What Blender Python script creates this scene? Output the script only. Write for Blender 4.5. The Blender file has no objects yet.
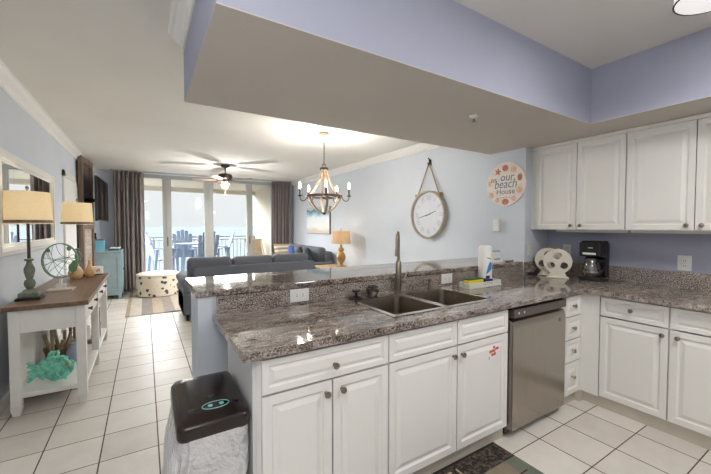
import bpy, bmesh, math, random
from mathutils import Vector, Matrix
random.seed(7)
PI = math.pi
SC = bpy.context.scene
COL = SC.collection

# ------------------------------------------------------------------ camera
cam_d = bpy.data.cameras.new('camera')
cam_d.sensor_width = 36.0
cam_d.lens = 340.7 / 711.0 * 36.0
cam_d.clip_start = 0.05
cam_d.clip_end = 20000
cam = bpy.data.objects.new('camera', cam_d)
COL.objects.link(cam)
cam.location = (0, 0, 1.40)
cam.rotation_euler = (math.radians(90 - 1.81), 0, math.radians(-31.74))
SC.camera = cam

# ------------------------------------------------------------------ world (bright overcast sky)
w = bpy.data.worlds.new('sky')
SC.world = w
w.use_nodes = True
nt = w.node_tree
nt.nodes.clear()
wo = nt.nodes.new('ShaderNodeOutputWorld')
wb = nt.nodes.new('ShaderNodeBackground')
tc = nt.nodes.new('ShaderNodeTexCoord')
sp = nt.nodes.new('ShaderNodeSeparateXYZ')
rp = nt.nodes.new('ShaderNodeValToRGB')
nt.links.new(tc.outputs['Generated'], sp.inputs[0])
nt.links.new(sp.outputs['Z'], rp.inputs[0])
nt.links.new(rp.outputs[0], wb.inputs[0])
nt.links.new(wb.outputs[0], wo.inputs[0])
e = rp.color_ramp.elements
e[0].position = 0.0; e[0].color = (0.31, 0.325, 0.33, 1)
e[1].position = 0.17; e[1].color = (11.5, 11.5, 11.7, 1)
for p_, k_ in ((.40, 11.5), (.52, 1.2), (1.0, .8)):
    q_ = rp.color_ramp.elements.new(p_); q_.color = (k_, k_, k_, 1)
x = rp.color_ramp.elements.new(0.10); x.color = (0.33, 0.33, 0.335, 1)
wb.inputs[1].default_value = 2.0

# ------------------------------------------------------------------ exposure
vs = SC.view_settings
vs.view_transform = 'Standard'
vs.look = 'None'
vs.exposure = 0.48
vs.gamma = 1.0
vs.use_curve_mapping = False

# ------------------------------------------------------------------ lights
def area(name, loc, size, power, color=(1, 1, 1), rot=(0, 0, 0), size_y=None, shape=None):
    l = bpy.data.lights.new(name, 'AREA')
    l.energy = power; l.color = color; l.size = size
    if size_y: l.shape = 'RECTANGLE'; l.size_y = size_y
    if shape: l.shape = shape
    o = bpy.data.objects.new(name, l); COL.objects.link(o)
    o.location = loc; o.rotation_euler = rot
    return o
def point(name, loc, power, color=(1, .8, .55), r=.03):
    l = bpy.data.lights.new(name, 'POINT')
    l.energy = power; l.color = color; l.shadow_soft_size = r
    o = bpy.data.objects.new(name, l); COL.objects.link(o); o.location = loc
    return o
# added fills over the kitchen and the hall, beside and behind the camera
area('kitchen_fill', (2.0, .1, 2.56), .6, 21, (1, .97, .95), shape='DISK')
area('hall_fill', (-.1, -.6, 2.56), .6, 14, (1, .97, .95), shape='DISK')
# added fill in the manner of a flash, bounced off the ceiling
area('bounce_fill', (-.3, -.5, 1.9), 1.0, 20, (1, 1, 1), rot=(math.radians(180-25), 0, 0))

# ================================================================== helpers
BASE = {}
class MB:
    """collects shapes in one bmesh and links them as one mesh object"""
    def __init__(s): s.bm = bmesh.new()
    def merge(s, b, M=None):
        if M is not None: bmesh.ops.transform(b, matrix=M, verts=b.verts)
        me = bpy.data.meshes.new('t'); b.to_mesh(me); b.free()
        s.bm.from_mesh(me); bpy.data.meshes.remove(me)
        return s
    def box(s, x0, x1, y0, y1, z0, z1, r=0, seg=2, M=None):
        b = bmesh.new()
        bmesh.ops.create_cube(b, size=1)
        for v in b.verts:
            v.co = Vector(((x0 + x1) / 2 + v.co.x * (x1 - x0), (y0 + y1) / 2 + v.co.y * (y1 - y0), (z0 + z1) / 2 + v.co.z * (z1 - z0)))
        if r > 0:
            bmesh.ops.bevel(b, geom=b.edges[:], offset=r, segments=seg, profile=.5, affect='EDGES')
        return s.merge(b, M)
    def cyl(s, p0, p1, r0, r1=None, seg=16, M=None):
        p0, p1 = Vector(p0), Vector(p1)
        d = p1 - p0
        b = bmesh.new()
        bmesh.ops.create_cone(b, cap_ends=True, segments=seg, radius1=r0, radius2=r0 if r1 is None else r1, depth=d.length)
        R = d.to_track_quat('Z', 'Y').to_matrix().to_4x4()
        bmesh.ops.transform(b, matrix=Matrix.Translation((p0 + p1) / 2) @ R, verts=b.verts)
        return s.merge(b, M)
    def ball(s, c, r, sx=1, sy=1, sz=1, seg=16, M=None):
        b = bmesh.new()
        bmesh.ops.create_uvsphere(b, u_segments=seg, v_segments=max(6, seg // 2), radius=r)
        bmesh.ops.transform(b, matrix=Matrix.Translation(c) @ Matrix.Diagonal((sx, sy, sz, 1)), verts=b.verts)
        return s.merge(b, M)
    def lathe(s, prof, c=(0, 0, 0), seg=24, M=None, sx=1, sy=1):
        b = bmesh.new()
        rings = []
        for r, z in prof:
            if r < 1e-5: rings.append([b.verts.new((c[0], c[1], c[2] + z))])
            else: rings.append([b.verts.new((c[0] + sx * r * math.cos(2 * PI * i / seg), c[1] + sy * r * math.sin(2 * PI * i / seg), c[2] + z)) for i in range(seg)])
        for a, d in zip(rings, rings[1:]):
            for i in range(seg):
                j = (i + 1) % seg
                f = [a[i % len(a)], a[j % len(a)], d[j % len(d)], d[i % len(d)]]
                g = []
                for v in f:
                    if v not in g: g.append(v)
                if len(g) > 2: b.faces.new(g)
        return s.merge(b, M)
    def tube(s, pts, r, seg=8, closed=False, M=None):
        pts = [Vector(p) for p in pts]
        b = bmesh.new(); n = len(pts); rings = []
        up = Vector((0, 0, 1)); prev = None
        for i, p in enumerate(pts):
            if closed: t = pts[(i + 1) % n] - pts[i - 1]
            else: t = pts[min(i + 1, n - 1)] - pts[max(i - 1, 0)]
            t.normalize()
            if prev is None:
                a = t.cross(up)
                if a.length < 1e-3: a = t.cross(Vector((1, 0, 0)))
            else: a = prev - t * prev.dot(t)
            a.normalize(); prev = a
            c = t.cross(a)
            rr = r[i] if isinstance(r, (list, tuple)) else r
            rings.append([b.verts.new(p + a * rr * math.cos(2 * PI * k / seg) + c * rr * math.sin(2 * PI * k / seg)) for k in range(seg)])
        for i in range(n if closed else n - 1):
            A, B = rings[i], rings[(i + 1) % n]
            for k in range(seg): b.faces.new((A[k], A[(k + 1) % seg], B[(k + 1) % seg], B[k]))
        if not closed:
            b.faces.new(rings[0][::-1]); b.faces.new(rings[-1])
        return s.merge(b, M)
    def loft(s, rings, cap0=True, cap1=True, M=None):
        b = bmesh.new()
        R = [[b.verts.new(p) for p in r] for r in rings]
        n = len(R[0])
        for A, B in zip(R, R[1:]):
            for k in range(n): b.faces.new((A[k], A[(k + 1) % n], B[(k + 1) % n], B[k]))
        if cap0: b.faces.new(R[0][::-1])
        if cap1: b.faces.new(R[-1])
        return s.merge(b, M)
    def prism(s, poly, d0, d1, axis='y', M=None):
        def P(p, d):
            return {'y': (p[0], d, p[1]), 'x': (d, p[0], p[1]), 'z': (p[0], p[1], d)}[axis]
        return s.loft([[P(p, d0) for p in poly], [P(p, d1) for p in poly]], M=M)
    def build(s, name, m, parent=None, loc=None, smooth=False, world=True, mods=None):
        bmesh.ops.recalc_face_normals(s.bm, faces=s.bm.faces)
        off = Vector(loc) if loc else (BASE.get(parent.name, Vector()) if (parent and world) else Vector())
        if off.length: bmesh.ops.translate(s.bm, verts=s.bm.verts, vec=-off)
        me = bpy.data.meshes.new(name); s.bm.to_mesh(me); s.bm.free()
        if smooth:
            for p in me.polygons: p.use_smooth = True
            try: me.set_sharp_from_angle(angle=math.radians(40))
            except Exception: pass
        me.materials.append(m)
        o = bpy.data.objects.new(name, me); COL.objects.link(o)
        if parent:
            o.parent = parent; BASE[o.name] = off
        elif loc:
            o.location = loc; BASE[o.name] = off
        return o

def tag(o, label=None, cat=None, group=None, kind=None):
    if label: o['label'] = label
    if cat: o['category'] = cat
    if group: o['group'] = group
    if kind: o['kind'] = kind
    return o
def thing(name, label, cat, loc=(0, 0, 0), rz=0, group=None):
    o = bpy.data.objects.new(name, None); COL.objects.link(o)
    o.empty_display_size = .05
    o.location = loc; o.rotation_euler = (0, 0, rz)
    BASE[o.name] = Vector(loc)
    return tag(o, label, cat, group)
def dup(root, loc, rz=None, label=None, group=None):
    def cp(o, parent):
        c = o.copy(); COL.objects.link(c)
        if parent: c.parent = parent
        for ch in list(o.children): cp(ch, c)
        return c
    r = cp(root, None)
    r.location = loc
    if rz is not None: r.rotation_euler = (0, 0, rz)
    if label: r['label'] = label
    if group: r['group'] = group
    BASE[r.name] = Vector(loc)
    return r
def struct(name, mb, m, smooth=False, parent=None):
    o = mb.build(name, m, parent, smooth=smooth)
    if not parent: o['kind'] = 'structure'
    return o
def bez(p0, p1, p2, p3, n=10):
    p0, p1, p2, p3 = map(Vector, (p0, p1, p2, p3)); r = []
    for i in range(n + 1):
        t = i / n; u = 1 - t
        r.append(p0 * u**3 + p1 * 3 * u * u * t + p2 * 3 * u * t * t + p3 * t**3)
    return r
def rrect(x0, x1, y0, y1, r, z, n=5):
    out = []
    for cx, cy, a in ((x1 - r, y1 - r, 0), (x0 + r, y1 - r, PI / 2), (x0 + r, y0 + r, PI), (x1 - r, y0 + r, 1.5 * PI)):
        for i in range(n + 1):
            t = a + PI / 2 * i / n
            out.append((cx + r * math.cos(t), cy + r * math.sin(t), z))
    return out

# ------------------------------------------------------------------ materials
def base_mat(name):
    m = bpy.data.materials.new(name); m.use_nodes = True
    nt = m.node_tree; nt.nodes.clear()
    o = nt.nodes.new('ShaderNodeOutputMaterial'); b = nt.nodes.new('ShaderNodeBsdfPrincipled')
    nt.links.new(b.outputs[0], o.inputs[0])
    return m, nt, b
def coords(nt, scale=(1, 1, 1), rot=(0, 0, 0)):
    t = nt.nodes.new('ShaderNodeTexCoord'); mp = nt.nodes.new('ShaderNodeMapping')
    mp.inputs['Scale'].default_value = scale; mp.inputs['Rotation'].default_value = rot
    nt.links.new(t.outputs['Object'], mp.inputs[0])
    return mp.outputs[0]
def noise(nt, vec, scale, detail=3, rough=.55):
    n = nt.nodes.new('ShaderNodeTexNoise')
    n.inputs['Scale'].default_value = scale; n.inputs['Detail'].default_value = detail; n.inputs['Roughness'].default_value = rough
    nt.links.new(vec, n.inputs['Vector'])
    return n.outputs['Fac']
def ramp(nt, fac, stops, interp='LINEAR'):
    r = nt.nodes.new('ShaderNodeValToRGB'); r.color_ramp.interpolation = interp
    el = r.color_ramp.elements
    el[0].position, el[0].color = stops[0][0], (*stops[0][1], 1)
    el[1].position, el[1].color = stops[-1][0], (*stops[-1][1], 1)
    for p, c in stops[1:-1]:
        q = el.new(p); q.color = (*c, 1)
    nt.links.new(fac, r.inputs[0])
    return r.outputs[0]
def math_n(nt, op, a, b=None):
    n = nt.nodes.new('ShaderNodeMath'); n.operation = op
    for i, v in enumerate((a, b)):
        if v is None: continue
        if isinstance(v, (int, float)): n.inputs[i].default_value = v
        else: nt.links.new(v, n.inputs[i])
    return n.outputs[0]
def mixc(nt, fac, a, b, mode='MIX'):
    n = nt.nodes.new('ShaderNodeMix'); n.data_type = 'RGBA'; n.blend_type = mode
    if isinstance(fac, (int, float)): n.inputs[0].default_value = fac
    else: nt.links.new(fac, n.inputs[0])
    for i, v in ((6, a), (7, b)):
        if isinstance(v, tuple): n.inputs[i].default_value = (*v, 1)
        else: nt.links.new(v, n.inputs[i])
    return n.outputs[2]
def bump(nt, b, fac, strength, dist=.002):
    n = nt.nodes.new('ShaderNodeBump'); n.inputs['Strength'].default_value = strength; n.inputs['Distance'].default_value = dist
    nt.links.new(fac, n.inputs['Height']); nt.links.new(n.outputs[0], b.inputs['Normal'])
def mat(name, c, rough=.5, metal=0, var=.06, vs=8, bmp=0, bs=200, scale=(1, 1, 1), emit=0, ecol=None):
    m, nt, b = base_mat(name)
    v = coords(nt, scale)
    d = tuple(max(0, k * (1 - var)) for k in c); l = tuple(min(1, k * (1 + var)) for k in c)
    nt.links.new(ramp(nt, noise(nt, v, vs), [(.3, d), (.7, l)]), b.inputs['Base Color'])
    b.inputs['Roughness'].default_value = rough; b.inputs['Metallic'].default_value = metal
    if bmp: bump(nt, b, noise(nt, v, bs, 2), bmp)
    if emit:
        b.inputs['Emission Color'].default_value = (*(ecol or c), 1); b.inputs['Emission Strength'].default_value = emit
    return m
def s2l(r, g, b):
    f = lambda v: v / 12.92 if v <= .04045 else ((v + .055) / 1.055) ** 2.4
    return (f(r / 255), f(g / 255), f(b / 255))
def wood(name, c0, c1, scale=(3, 40, 40), rough=.45):
    m, nt, b = base_mat(name)
    v = coords(nt, scale)
    nt.links.new(ramp(nt, noise(nt, v, 1, 6, .6), [(.3, c0), (.7, c1)]), b.inputs['Base Color'])
    b.inputs['Roughness'].default_value = rough
    return m
M = {}
M['wall'] = mat('wall_paint', s2l(208, 214, 222), .85, var=.02, vs=2, bmp=.08, bs=120)
M['wall_k'] = mat('shaded_wall_paint', s2l(170, 172, 190), .8, var=.02, vs=2, bmp=.06, bs=120)  # same wall paint, kitchen shade and cool cast put into the colour
M['ceil'] = mat('ceiling_texture', s2l(222, 219, 212), .95, var=.03, vs=1.2, bmp=.5, bs=60)
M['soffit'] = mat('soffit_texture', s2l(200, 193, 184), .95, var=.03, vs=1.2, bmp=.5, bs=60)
M['white'] = mat('white_trim', s2l(232, 230, 226), .45, var=.01)
M['cab'] = mat('cabinet_white', s2l(227, 225, 220), .38, var=.012, vs=3)
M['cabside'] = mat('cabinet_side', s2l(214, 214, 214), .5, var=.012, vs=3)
M['toe'] = mat('toe_kick_paint', s2l(196, 188, 174), .6, var=.02)
M['steel'] = mat('brushed_steel', s2l(176, 168, 160), .24, 1, var=.04, vs=60, scale=(1, 1, .03))
M['steeld'] = mat('dark_steel', s2l(120, 112, 105), .35, 1, var=.04, vs=60, scale=(.03, 1, 1))
M['sink'] = mat('sink_steel', s2l(132, 121, 109), .32, 1, var=.05, vs=30)
M['rimsteel'] = mat('polished_steel_rim', s2l(214, 208, 200), .18, 1, var=.02)
M['nickel'] = mat('brushed_nickel', s2l(150, 138, 122), .3, 1, var=.03)
M['black'] = mat('black_plastic', s2l(22, 22, 24), .35, var=.1)
M['blackg'] = mat('black_gloss', s2l(14, 14, 16), .08, var=.05)
M['blackm'] = mat('black_matte', s2l(28, 26, 26), .8, var=.1)
M['bronze'] = mat('dark_bronze', s2l(70, 60, 54), .45, .6, var=.15)
M['plate'] = mat('outlet_plastic', s2l(226, 226, 222), .4, var=.01)
M['sage'] = mat('sage_paint', s2l(110, 115, 100), .7, var=.25, vs=30)
M['teal'] = mat('teal_paint', s2l(148, 171, 176), .6, var=.08, vs=6)
M['aqua'] = mat('aqua_driftwood', s2l(128, 204, 182), .8, var=.3, vs=25)
M['aquab'] = mat('aqua_box', s2l(120, 195, 215), .6, var=.05)
M['wooddk'] = wood('walnut_wood', s2l(84, 62, 46), s2l(128, 100, 78), (40, 2.5, 40), .35)
M['woodgrey'] = wood('weathered_wood', s2l(128, 110, 92), s2l(176, 152, 124), (6, 6, 30))
M['woodbrown'] = wood('brown_frame_wood', s2l(92, 72, 58), s2l(140, 115, 96), (20, 20, 2))
M['woodtan'] = wood('tan_wood', s2l(178, 146, 104), s2l(206, 176, 134), (30, 3, 30))
M['plank'] = wood('whitewash_plank', s2l(150, 136, 120), s2l(205, 195, 182), (3, 3, 20))
M['console'] = mat('console_white', s2l(226, 224, 218), .5, var=.03, vs=10)
M['sofa'] = mat('sofa_fabric', s2l(98, 101, 108), .95, var=.12, vs=60, bmp=.3, bs=400)
M['sofad'] = mat('dark_pillow_fabric', s2l(66, 68, 74), .95, var=.12, vs=60, bmp=.3, bs=400)
M['bluef'] = mat('blue_fabric', s2l(84, 110, 178), .9, var=.08, vs=30)
M['gold'] = mat('antique_gold', s2l(176, 140, 84), .4, .6, var=.25, vs=20)
M['shell'] = mat('shell_tan', s2l(206, 170, 124), .5, var=.2, vs=18)
M['ivory'] = mat('ivory_paint', s2l(226, 219, 203), .6, var=.05, vs=8)
M['chairblue'] = mat('slate_blue_slats', s2l(112, 126, 148), .6, var=.06)
M['railm'] = mat('rail_metal', s2l(118, 122, 124), .5, var=.03)
M['balc'] = mat('balcony_stucco', s2l(186, 178, 162), .9, var=.03, vs=4, bmp=.2, bs=80)
M['balcf'] = mat('balcony_concrete', s2l(205, 202, 196), .9, var=.05, vs=4)
M['alu'] = mat('window_aluminium', s2l(166, 167, 162), .45, var=.02)
M['paper'] = mat('white_paper', s2l(240, 238, 234), .9, var=.02)
M['blue'] = mat('blue_print', s2l(70, 140, 205), .7, var=.1)
M['navy'] = mat('navy_print', s2l(30, 44, 92), .7, var=.1)
M['yellow'] = mat('yellow_pack', s2l(228, 208, 50), .6, var=.05)
M['green'] = mat('green_sponge', s2l(60, 100, 60), .8, var=.1)
M['verd'] = mat('verdigris_wire', s2l(106, 140, 116), .6, .3, var=.3, vs=30)
M['leafg'] = mat('green_enamel', s2l(96, 136, 96), .4, var=.2, vs=20)
M['red'] = mat('red_decal', s2l(205, 88, 84), .6, var=.08)
M['slate'] = mat('slate_lettering', s2l(104, 128, 140), .7, var=.08)
M['rust'] = mat('coral_print', s2l(186, 122, 100), .7, var=.25, vs=40)
M['peach'] = mat('peach_print', s2l(226, 190, 160), .7, var=.15, vs=40)
M['rope'] = mat('jute_rope', s2l(172, 146, 112), .9, var=.2, vs=80)
M['taupe'] = mat('clock_rim', s2l(178, 168, 152), .4, .3, var=.1, vs=20)
M['clock'] = mat('clock_face', s2l(216, 219, 226), .6, var=.04, vs=14, scale=(1, 4, .5))
M['greyp'] = mat('grey_print', s2l(178, 183, 192), .7, var=.05)
M['tanprint'] = mat('tan_print', s2l(190, 172, 148), .9, var=.1)
M['brownplastic'] = mat('brown_black_plastic', s2l(34, 25, 22), .25, var=.08)
M['teallight'] = mat('teal_button', s2l(130, 190, 190), .4, var=.05)
M['glow'] = mat('bulb_glow', (1, .86, .62), .5, var=0, emit=9, ecol=(1, .84, .6))
M['fanglow'] = mat('fan_shade_glow', (1, .95, .88), .5, var=0, emit=2.2, ecol=(1, .95, .88))
M['drum'] = mat('frosted_shade', s2l(238, 236, 232), .5, var=.01, emit=.42, ecol=(1, .97, .97))
M['sea'] = mat('sea_water', s2l(92, 100, 104), .7, var=.08, vs=.02)
M['sand'] = mat('beach_sand', s2l(118, 118, 115), .95, var=.04, vs=.05)
for k_ in ('sea', 'sand'):
    M[k_].node_tree.nodes['Principled BSDF'].inputs['Specular IOR Level'].default_value = 0
def shade_mat(name, c, tr, emit):
    m, nt, b = base_mat(name)
    v = coords(nt, (60, 60, 400))
    col = ramp(nt, noise(nt, v, 1, 2), [(.3, tuple(k * .9 for k in c)), (.7, c)])
    nt.links.new(col, b.inputs['Base Color']); b.inputs['Roughness'].default_value = .9
    o = nt.nodes['Material Output']; t = nt.nodes.new('ShaderNodeBsdfTranslucent'); mx = nt.nodes.new('ShaderNodeMixShader')
    nt.links.new(col, t.inputs[0]); mx.inputs[0].default_value = tr
    nt.links.new(b.outputs[0], mx.inputs[1]); nt.links.new(t.outputs[0], mx.inputs[2]); nt.links.new(mx.outputs[0], o.inputs[0])
    return m
M['shade'] = shade_mat('linen_shade', s2l(246, 238, 218), .6, 0)
M['shade2'] = shade_mat('tan_linen_shade', s2l(226, 208, 180), .5, 0)
def glass_mat(name, tint=(1, 1, 1), gl=.07, rough=.02):
    m, nt, b = base_mat(name)
    o = nt.nodes['Material Output']
    t = nt.nodes.new('ShaderNodeBsdfTransparent'); t.inputs[0].default_value = (*tint, 1)
    g = nt.nodes.new('ShaderNodeBsdfGlossy'); g.inputs['Roughness'].default_value = rough
    mx = nt.nodes.new('ShaderNodeMixShader'); mx.inputs[0].default_value = gl
    nt.links.new(t.outputs[0], mx.inputs[1]); nt.links.new(g.outputs[0], mx.inputs[2]); nt.links.new(mx.outputs[0], o.inputs[0])
    return m
M['glass'] = glass_mat('window_glass', (.98, .99, .99), .012)
M['carafe'] = glass_mat('carafe_glass', (.5, .46, .43), .22)
M['mirror'] = mat('mirror_silver', (.9, .91, .92), .01, 1, var=0)
def bag_mat():
    m, nt, b = base_mat('bag_film')
    o = nt.nodes['Material Output']
    v = coords(nt); b.inputs['Base Color'].default_value = (*s2l(240, 240, 242), 1); b.inputs['Roughness'].default_value = .18
    bump(nt, b, noise(nt, v, 16, 4, .6), 1.0, .05)
    t = nt.nodes.new('ShaderNodeBsdfTransparent'); mx = nt.nodes.new('ShaderNodeMixShader'); mx.inputs[0].default_value = .35
    nt.links.new(b.outputs[0], mx.inputs[1]); nt.links.new(t.outputs[0], mx.inputs[2]); nt.links.new(mx.outputs[0], o.inputs[0])
    return m
M['bag'] = bag_mat()
def granite(name, wf, ws, wb):
    m, nt, b = base_mat(name)
    v = coords(nt, (14, 34, 34)); v2 = coords(nt)
    v3 = coords(nt, (1.6, 7, 7), (0, 0, .25))
    fine = noise(nt, v2, 120, 3, .7)
    strk = noise(nt, v, 1, 5, .65)
    big = noise(nt, v3, 1, 4, .6)
    f = math_n(nt, 'ADD', math_n(nt, 'MULTIPLY', fine, wf), math_n(nt, 'ADD', math_n(nt, 'MULTIPLY', strk, ws), math_n(nt, 'MULTIPLY', big, wb)))
    c = ramp(nt, f, [(.42, s2l(24, 19, 17)), (.49, s2l(72, 60, 53)), (.545, s2l(128, 116, 108)), (.61, s2l(166, 156, 148)), (.72, s2l(206, 198, 190))])
    nt.links.new(c, b.inputs['Base Color'])
    b.inputs['Roughness'].default_value = .05
    b.inputs['Specular IOR Level'].default_value = .7
    return m
M['granite'] = granite('granite', .5, .36, .26)
M['granite_s'] = granite('granite_splash', .85, .18, .10)
def tiles():
    m, nt, b = base_mat('floor_tile')
    v = coords(nt)
    s = nt.nodes.new('ShaderNodeSeparateXYZ'); nt.links.new(v, s.inputs[0])
    masks = []; cells = []
    for ax, off, p in (('X', .0525, .3055), ('Y', 2.479, .3108)):
        q = math_n(nt, 'DIVIDE', math_n(nt, 'SUBTRACT', s.outputs[ax], off - 40 * p), p)
        fr = math_n(nt, 'FRACT', q); cells.append(math_n(nt, 'FLOOR', q))
        d = math_n(nt, 'MINIMUM', fr, math_n(nt, 'SUBTRACT', 1.0, fr))
        masks.append(math_n(nt, 'LESS_THAN', d, .0125 if ax == 'X' else .0105))
    g = math_n(nt, 'MAXIMUM', masks[0], masks[1])
    cm = nt.nodes.new('ShaderNodeCombineXYZ'); nt.links.new(cells[0], cm.inputs[0]); nt.links.new(cells[1], cm.inputs[1])
    wn = nt.nodes.new('ShaderNodeTexWhiteNoise'); nt.links.new(cm.outputs[0], wn.inputs[0])
    tone = ramp(nt, wn.outputs[0], [(0, s2l(212, 205, 196)), (1, s2l(226, 220, 212))])
    cloud = ramp(nt, noise(nt, v, 7, 5, .6), [(.3, (.9, .895, .89)), (.7, (1, 1, 1))])
    c = mixc(nt, 1.0, tone, cloud, 'MULTIPLY')
    c = mixc(nt, g, c, s2l(84, 70, 60))
    nt.links.new(c, b.inputs['Base Color'])
    r = math_n(nt, 'ADD', math_n(nt, 'MULTIPLY', g, .4), .42); nt.links.new(r, b.inputs['Roughness'])
    bump(nt, b, math_n(nt, 'SUBTRACT', 1.0, g), .4, .002)
    return m
M['tile'] = tiles()
def stripes(name, ax, cols, width, rough=.9, nz=.15, scale=8):
    m, nt, b = base_mat(name)
    v = coords(nt); s = nt.nodes.new('ShaderNodeSeparateXYZ'); nt.links.new(v, s.inputs[0])
    q = math_n(nt, 'FRACT', math_n(nt, 'ADD', math_n(nt, 'DIVIDE', s.outputs[ax], width), 10.0))
    n = len(cols)
    c = ramp(nt, q, [(i / n, k) for i, k in enumerate(cols)], 'CONSTANT')
    c = mixc(nt, 1.0, c, ramp(nt, noise(nt, v, scale, 4), [(.3, (1 - nz,) * 3), (.7, (1, 1, 1))]), 'MULTIPLY')
    nt.links.new(c, b.inputs['Base Color']); b.inputs['Roughness'].default_value = rough
    return m
M['rug'] = stripes('striped_rug', 'X', [s2l(160, 150, 142), s2l(196, 182, 166), s2l(176, 158, 140), s2l(206, 196, 184), s2l(150, 142, 138), s2l(188, 170, 150)], .95, nz=.2)
M['stripepillow'] = stripes('striped_cushion', 'Z', [s2l(226, 216, 196), s2l(150, 142, 128), s2l(220, 208, 184), s2l(176, 150, 112)], .2)
M['matplank'] = stripes('plank_print', 'X', [s2l(122, 128, 112), s2l(138, 128, 108), s2l(112, 120, 106)], .5, nz=.25, scale=12)
def matband():
    m, nt, b = base_mat('mottled_print')
    v = coords(nt)
    nt.links.new(ramp(nt, noise(nt, v, 45, 4, .7), [(.45, s2l(36, 28, 26)), (.58, s2l(88, 76, 66)), (.75, s2l(130, 118, 104))]), b.inputs['Base Color'])
    b.inputs['Roughness'].default_value = .9
    return m
M['matband'] = matband()
def curtain_mat():
    m, nt, b = base_mat('curtain_fabric')
    v = coords(nt, (80, 80, 3))
    nt.links.new(ramp(nt, noise(nt, v, 1, 3), [(.3, s2l(100, 88, 86)), (.7, s2l(150, 138, 134))]), b.inputs['Base Color'])
    b.inputs['Roughness'].default_value = .5
    b.inputs['Sheen Weight'].default_value = .3
    return m
M['curtain'] = curtain_mat()
def print_fabric():
    m, nt, b = base_mat('printed_fabric')
    v = coords(nt)
    vo = nt.nodes.new('ShaderNodeTexVoronoi'); vo.inputs['Scale'].default_value = 9.5
    nt.links.new(v, vo.inputs['Vector'])
    d = math_n(nt, 'ADD', vo.outputs['Distance'], math_n(nt, 'MULTIPLY', math_n(nt, 'SUBTRACT', noise(nt, v, 24, 3), .5), .5))
    c = ramp(nt, d, [(.27, s2l(84, 80, 80)), (.32, s2l(226, 218, 200))])
    nt.links.new(c, b.inputs['Base Color']); b.inputs['Roughness'].default_value = .9
    return m
M['printed'] = print_fabric()
def painting_mat():
    m, nt, b = base_mat('beach_painting')
    t = nt.nodes.new('ShaderNodeTexCoord'); s = nt.nodes.new('ShaderNodeSeparateXYZ'); nt.links.new(t.outputs['Generated'], s.inputs[0])
    z = math_n(nt, 'ADD', s.outputs['Z'], math_n(nt, 'MULTIPLY', math_n(nt, 'SUBTRACT', noise(nt, t.outputs['Generated'], 4, 4), .5), .35))
    c = ramp(nt, z, [(.1, s2l(206, 196, 182)), (.25, s2l(232, 230, 226)), (.6, s2l(226, 232, 236)), (.72, s2l(170, 200, 212)), (.85, s2l(70, 128, 146)), (.97, s2l(190, 206, 214))])
    nt.links.new(c, b.inputs['Base Color']); b.inputs['Roughness'].default_value = .6
    return m
M['painting'] = painting_mat()
def sign_mat():
    m, nt, b = base_mat('sign_board')
    v = coords(nt, (1, 3, 40))
    nt.links.new(ramp(nt, noise(nt, v, 1, 4), [(.3, s2l(228, 216, 206)), (.7, s2l(244, 236, 228))]), b.inputs['Base Color'])
    b.inputs['Roughness'].default_value = .7
    return m
M['sign'] = sign_mat()

def lettering(text, size, m, parent, origin, udir, vdir, wdir, thick=.001, shear=0, align='CENTER', name='lettering', wid=1.0):
    cu = bpy.data.curves.new(name, 'FONT'); cu.body = text; cu.size = size; cu.align_x = align; cu.extrude = thick / 2; cu.shear = shear
    cu.resolution_u = 3
    to = bpy.data.objects.new('t', cu); COL.objects.link(to)
    bpy.context.view_layer.update()
    me = bpy.data.meshes.new_from_object(to.evaluated_get(bpy.context.evaluated_depsgraph_get()))
    bpy.data.objects.remove(to); bpy.data.curves.remove(cu)
    U, V, W = Vector(udir), Vector(vdir), Vector(wdir)
    off = BASE.get(parent.name, Vector())
    for v in me.vertices:
        v.co = Vector(origin) - off + U * v.co.x * wid + V * v.co.y + W * v.co.z
    me.materials.clear(); me.materials.append(m); me.name = name
    o = bpy.data.objects.new(name, me); COL.objects.link(o); o.parent = parent; BASE[o.name] = off
    return o

# ================================================================== setting
CZ = 2.595; SZ = 2.181
struct('floor', MB().box(-1.04, 3.75, -2.2, 9.0, -.1, 0), M['tile'])
struct('ceiling', MB().box(-1.04, 3.75, -2.2, 9.1, CZ, CZ + .1), M['ceil'])
struct('wall_left', MB().box(-1.04, -.94, -2.2, 9.1, 0, CZ), M['wall'])
struct('wall_right', MB().box(3.47, 3.75, 2.445, 9.1, 0, CZ), M['wall'])
struct('wall_kitchen', MB().box(3.63, 3.75, -2.2, 2.0, 0, CZ), M['wall_k'])
struct('wall_wing', MB().box(3.22, 3.75, 2.0, 2.445, 0, CZ), M['wall'])
struct('wall_bar', MB().box(.24, 3.22, 2.03, 2.35, 0, 1.0095), M['wall'])
WB = MB()
WB.box(-.94, -.06, 8.95, 9.1, 0, CZ).box(2.95, 3.47, 8.95, 9.1, 0, CZ).box(-.06, 2.95, 8.95, 9.1, 2.56, CZ)
struct('wall_back', MB().box(-1.04, 3.75, -2.3, -2.2, 0, CZ), M['wall'])
struct('wall_window', WB, M['wall'])
# dropped soffit: beam over the bar and run over the wall cabinets
so = MB().box(.225, 3.63, 1.293, 2.409, SZ + .004, CZ)
so.box(2.911, 3.63, -2.2, 1.293, SZ + .004, CZ)
struct('wall_soffit', so, M['wall_k'])
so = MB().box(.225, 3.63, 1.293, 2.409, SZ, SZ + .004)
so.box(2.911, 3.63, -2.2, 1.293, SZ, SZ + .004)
struct('ceiling_soffit', so, M['soffit'])
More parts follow.
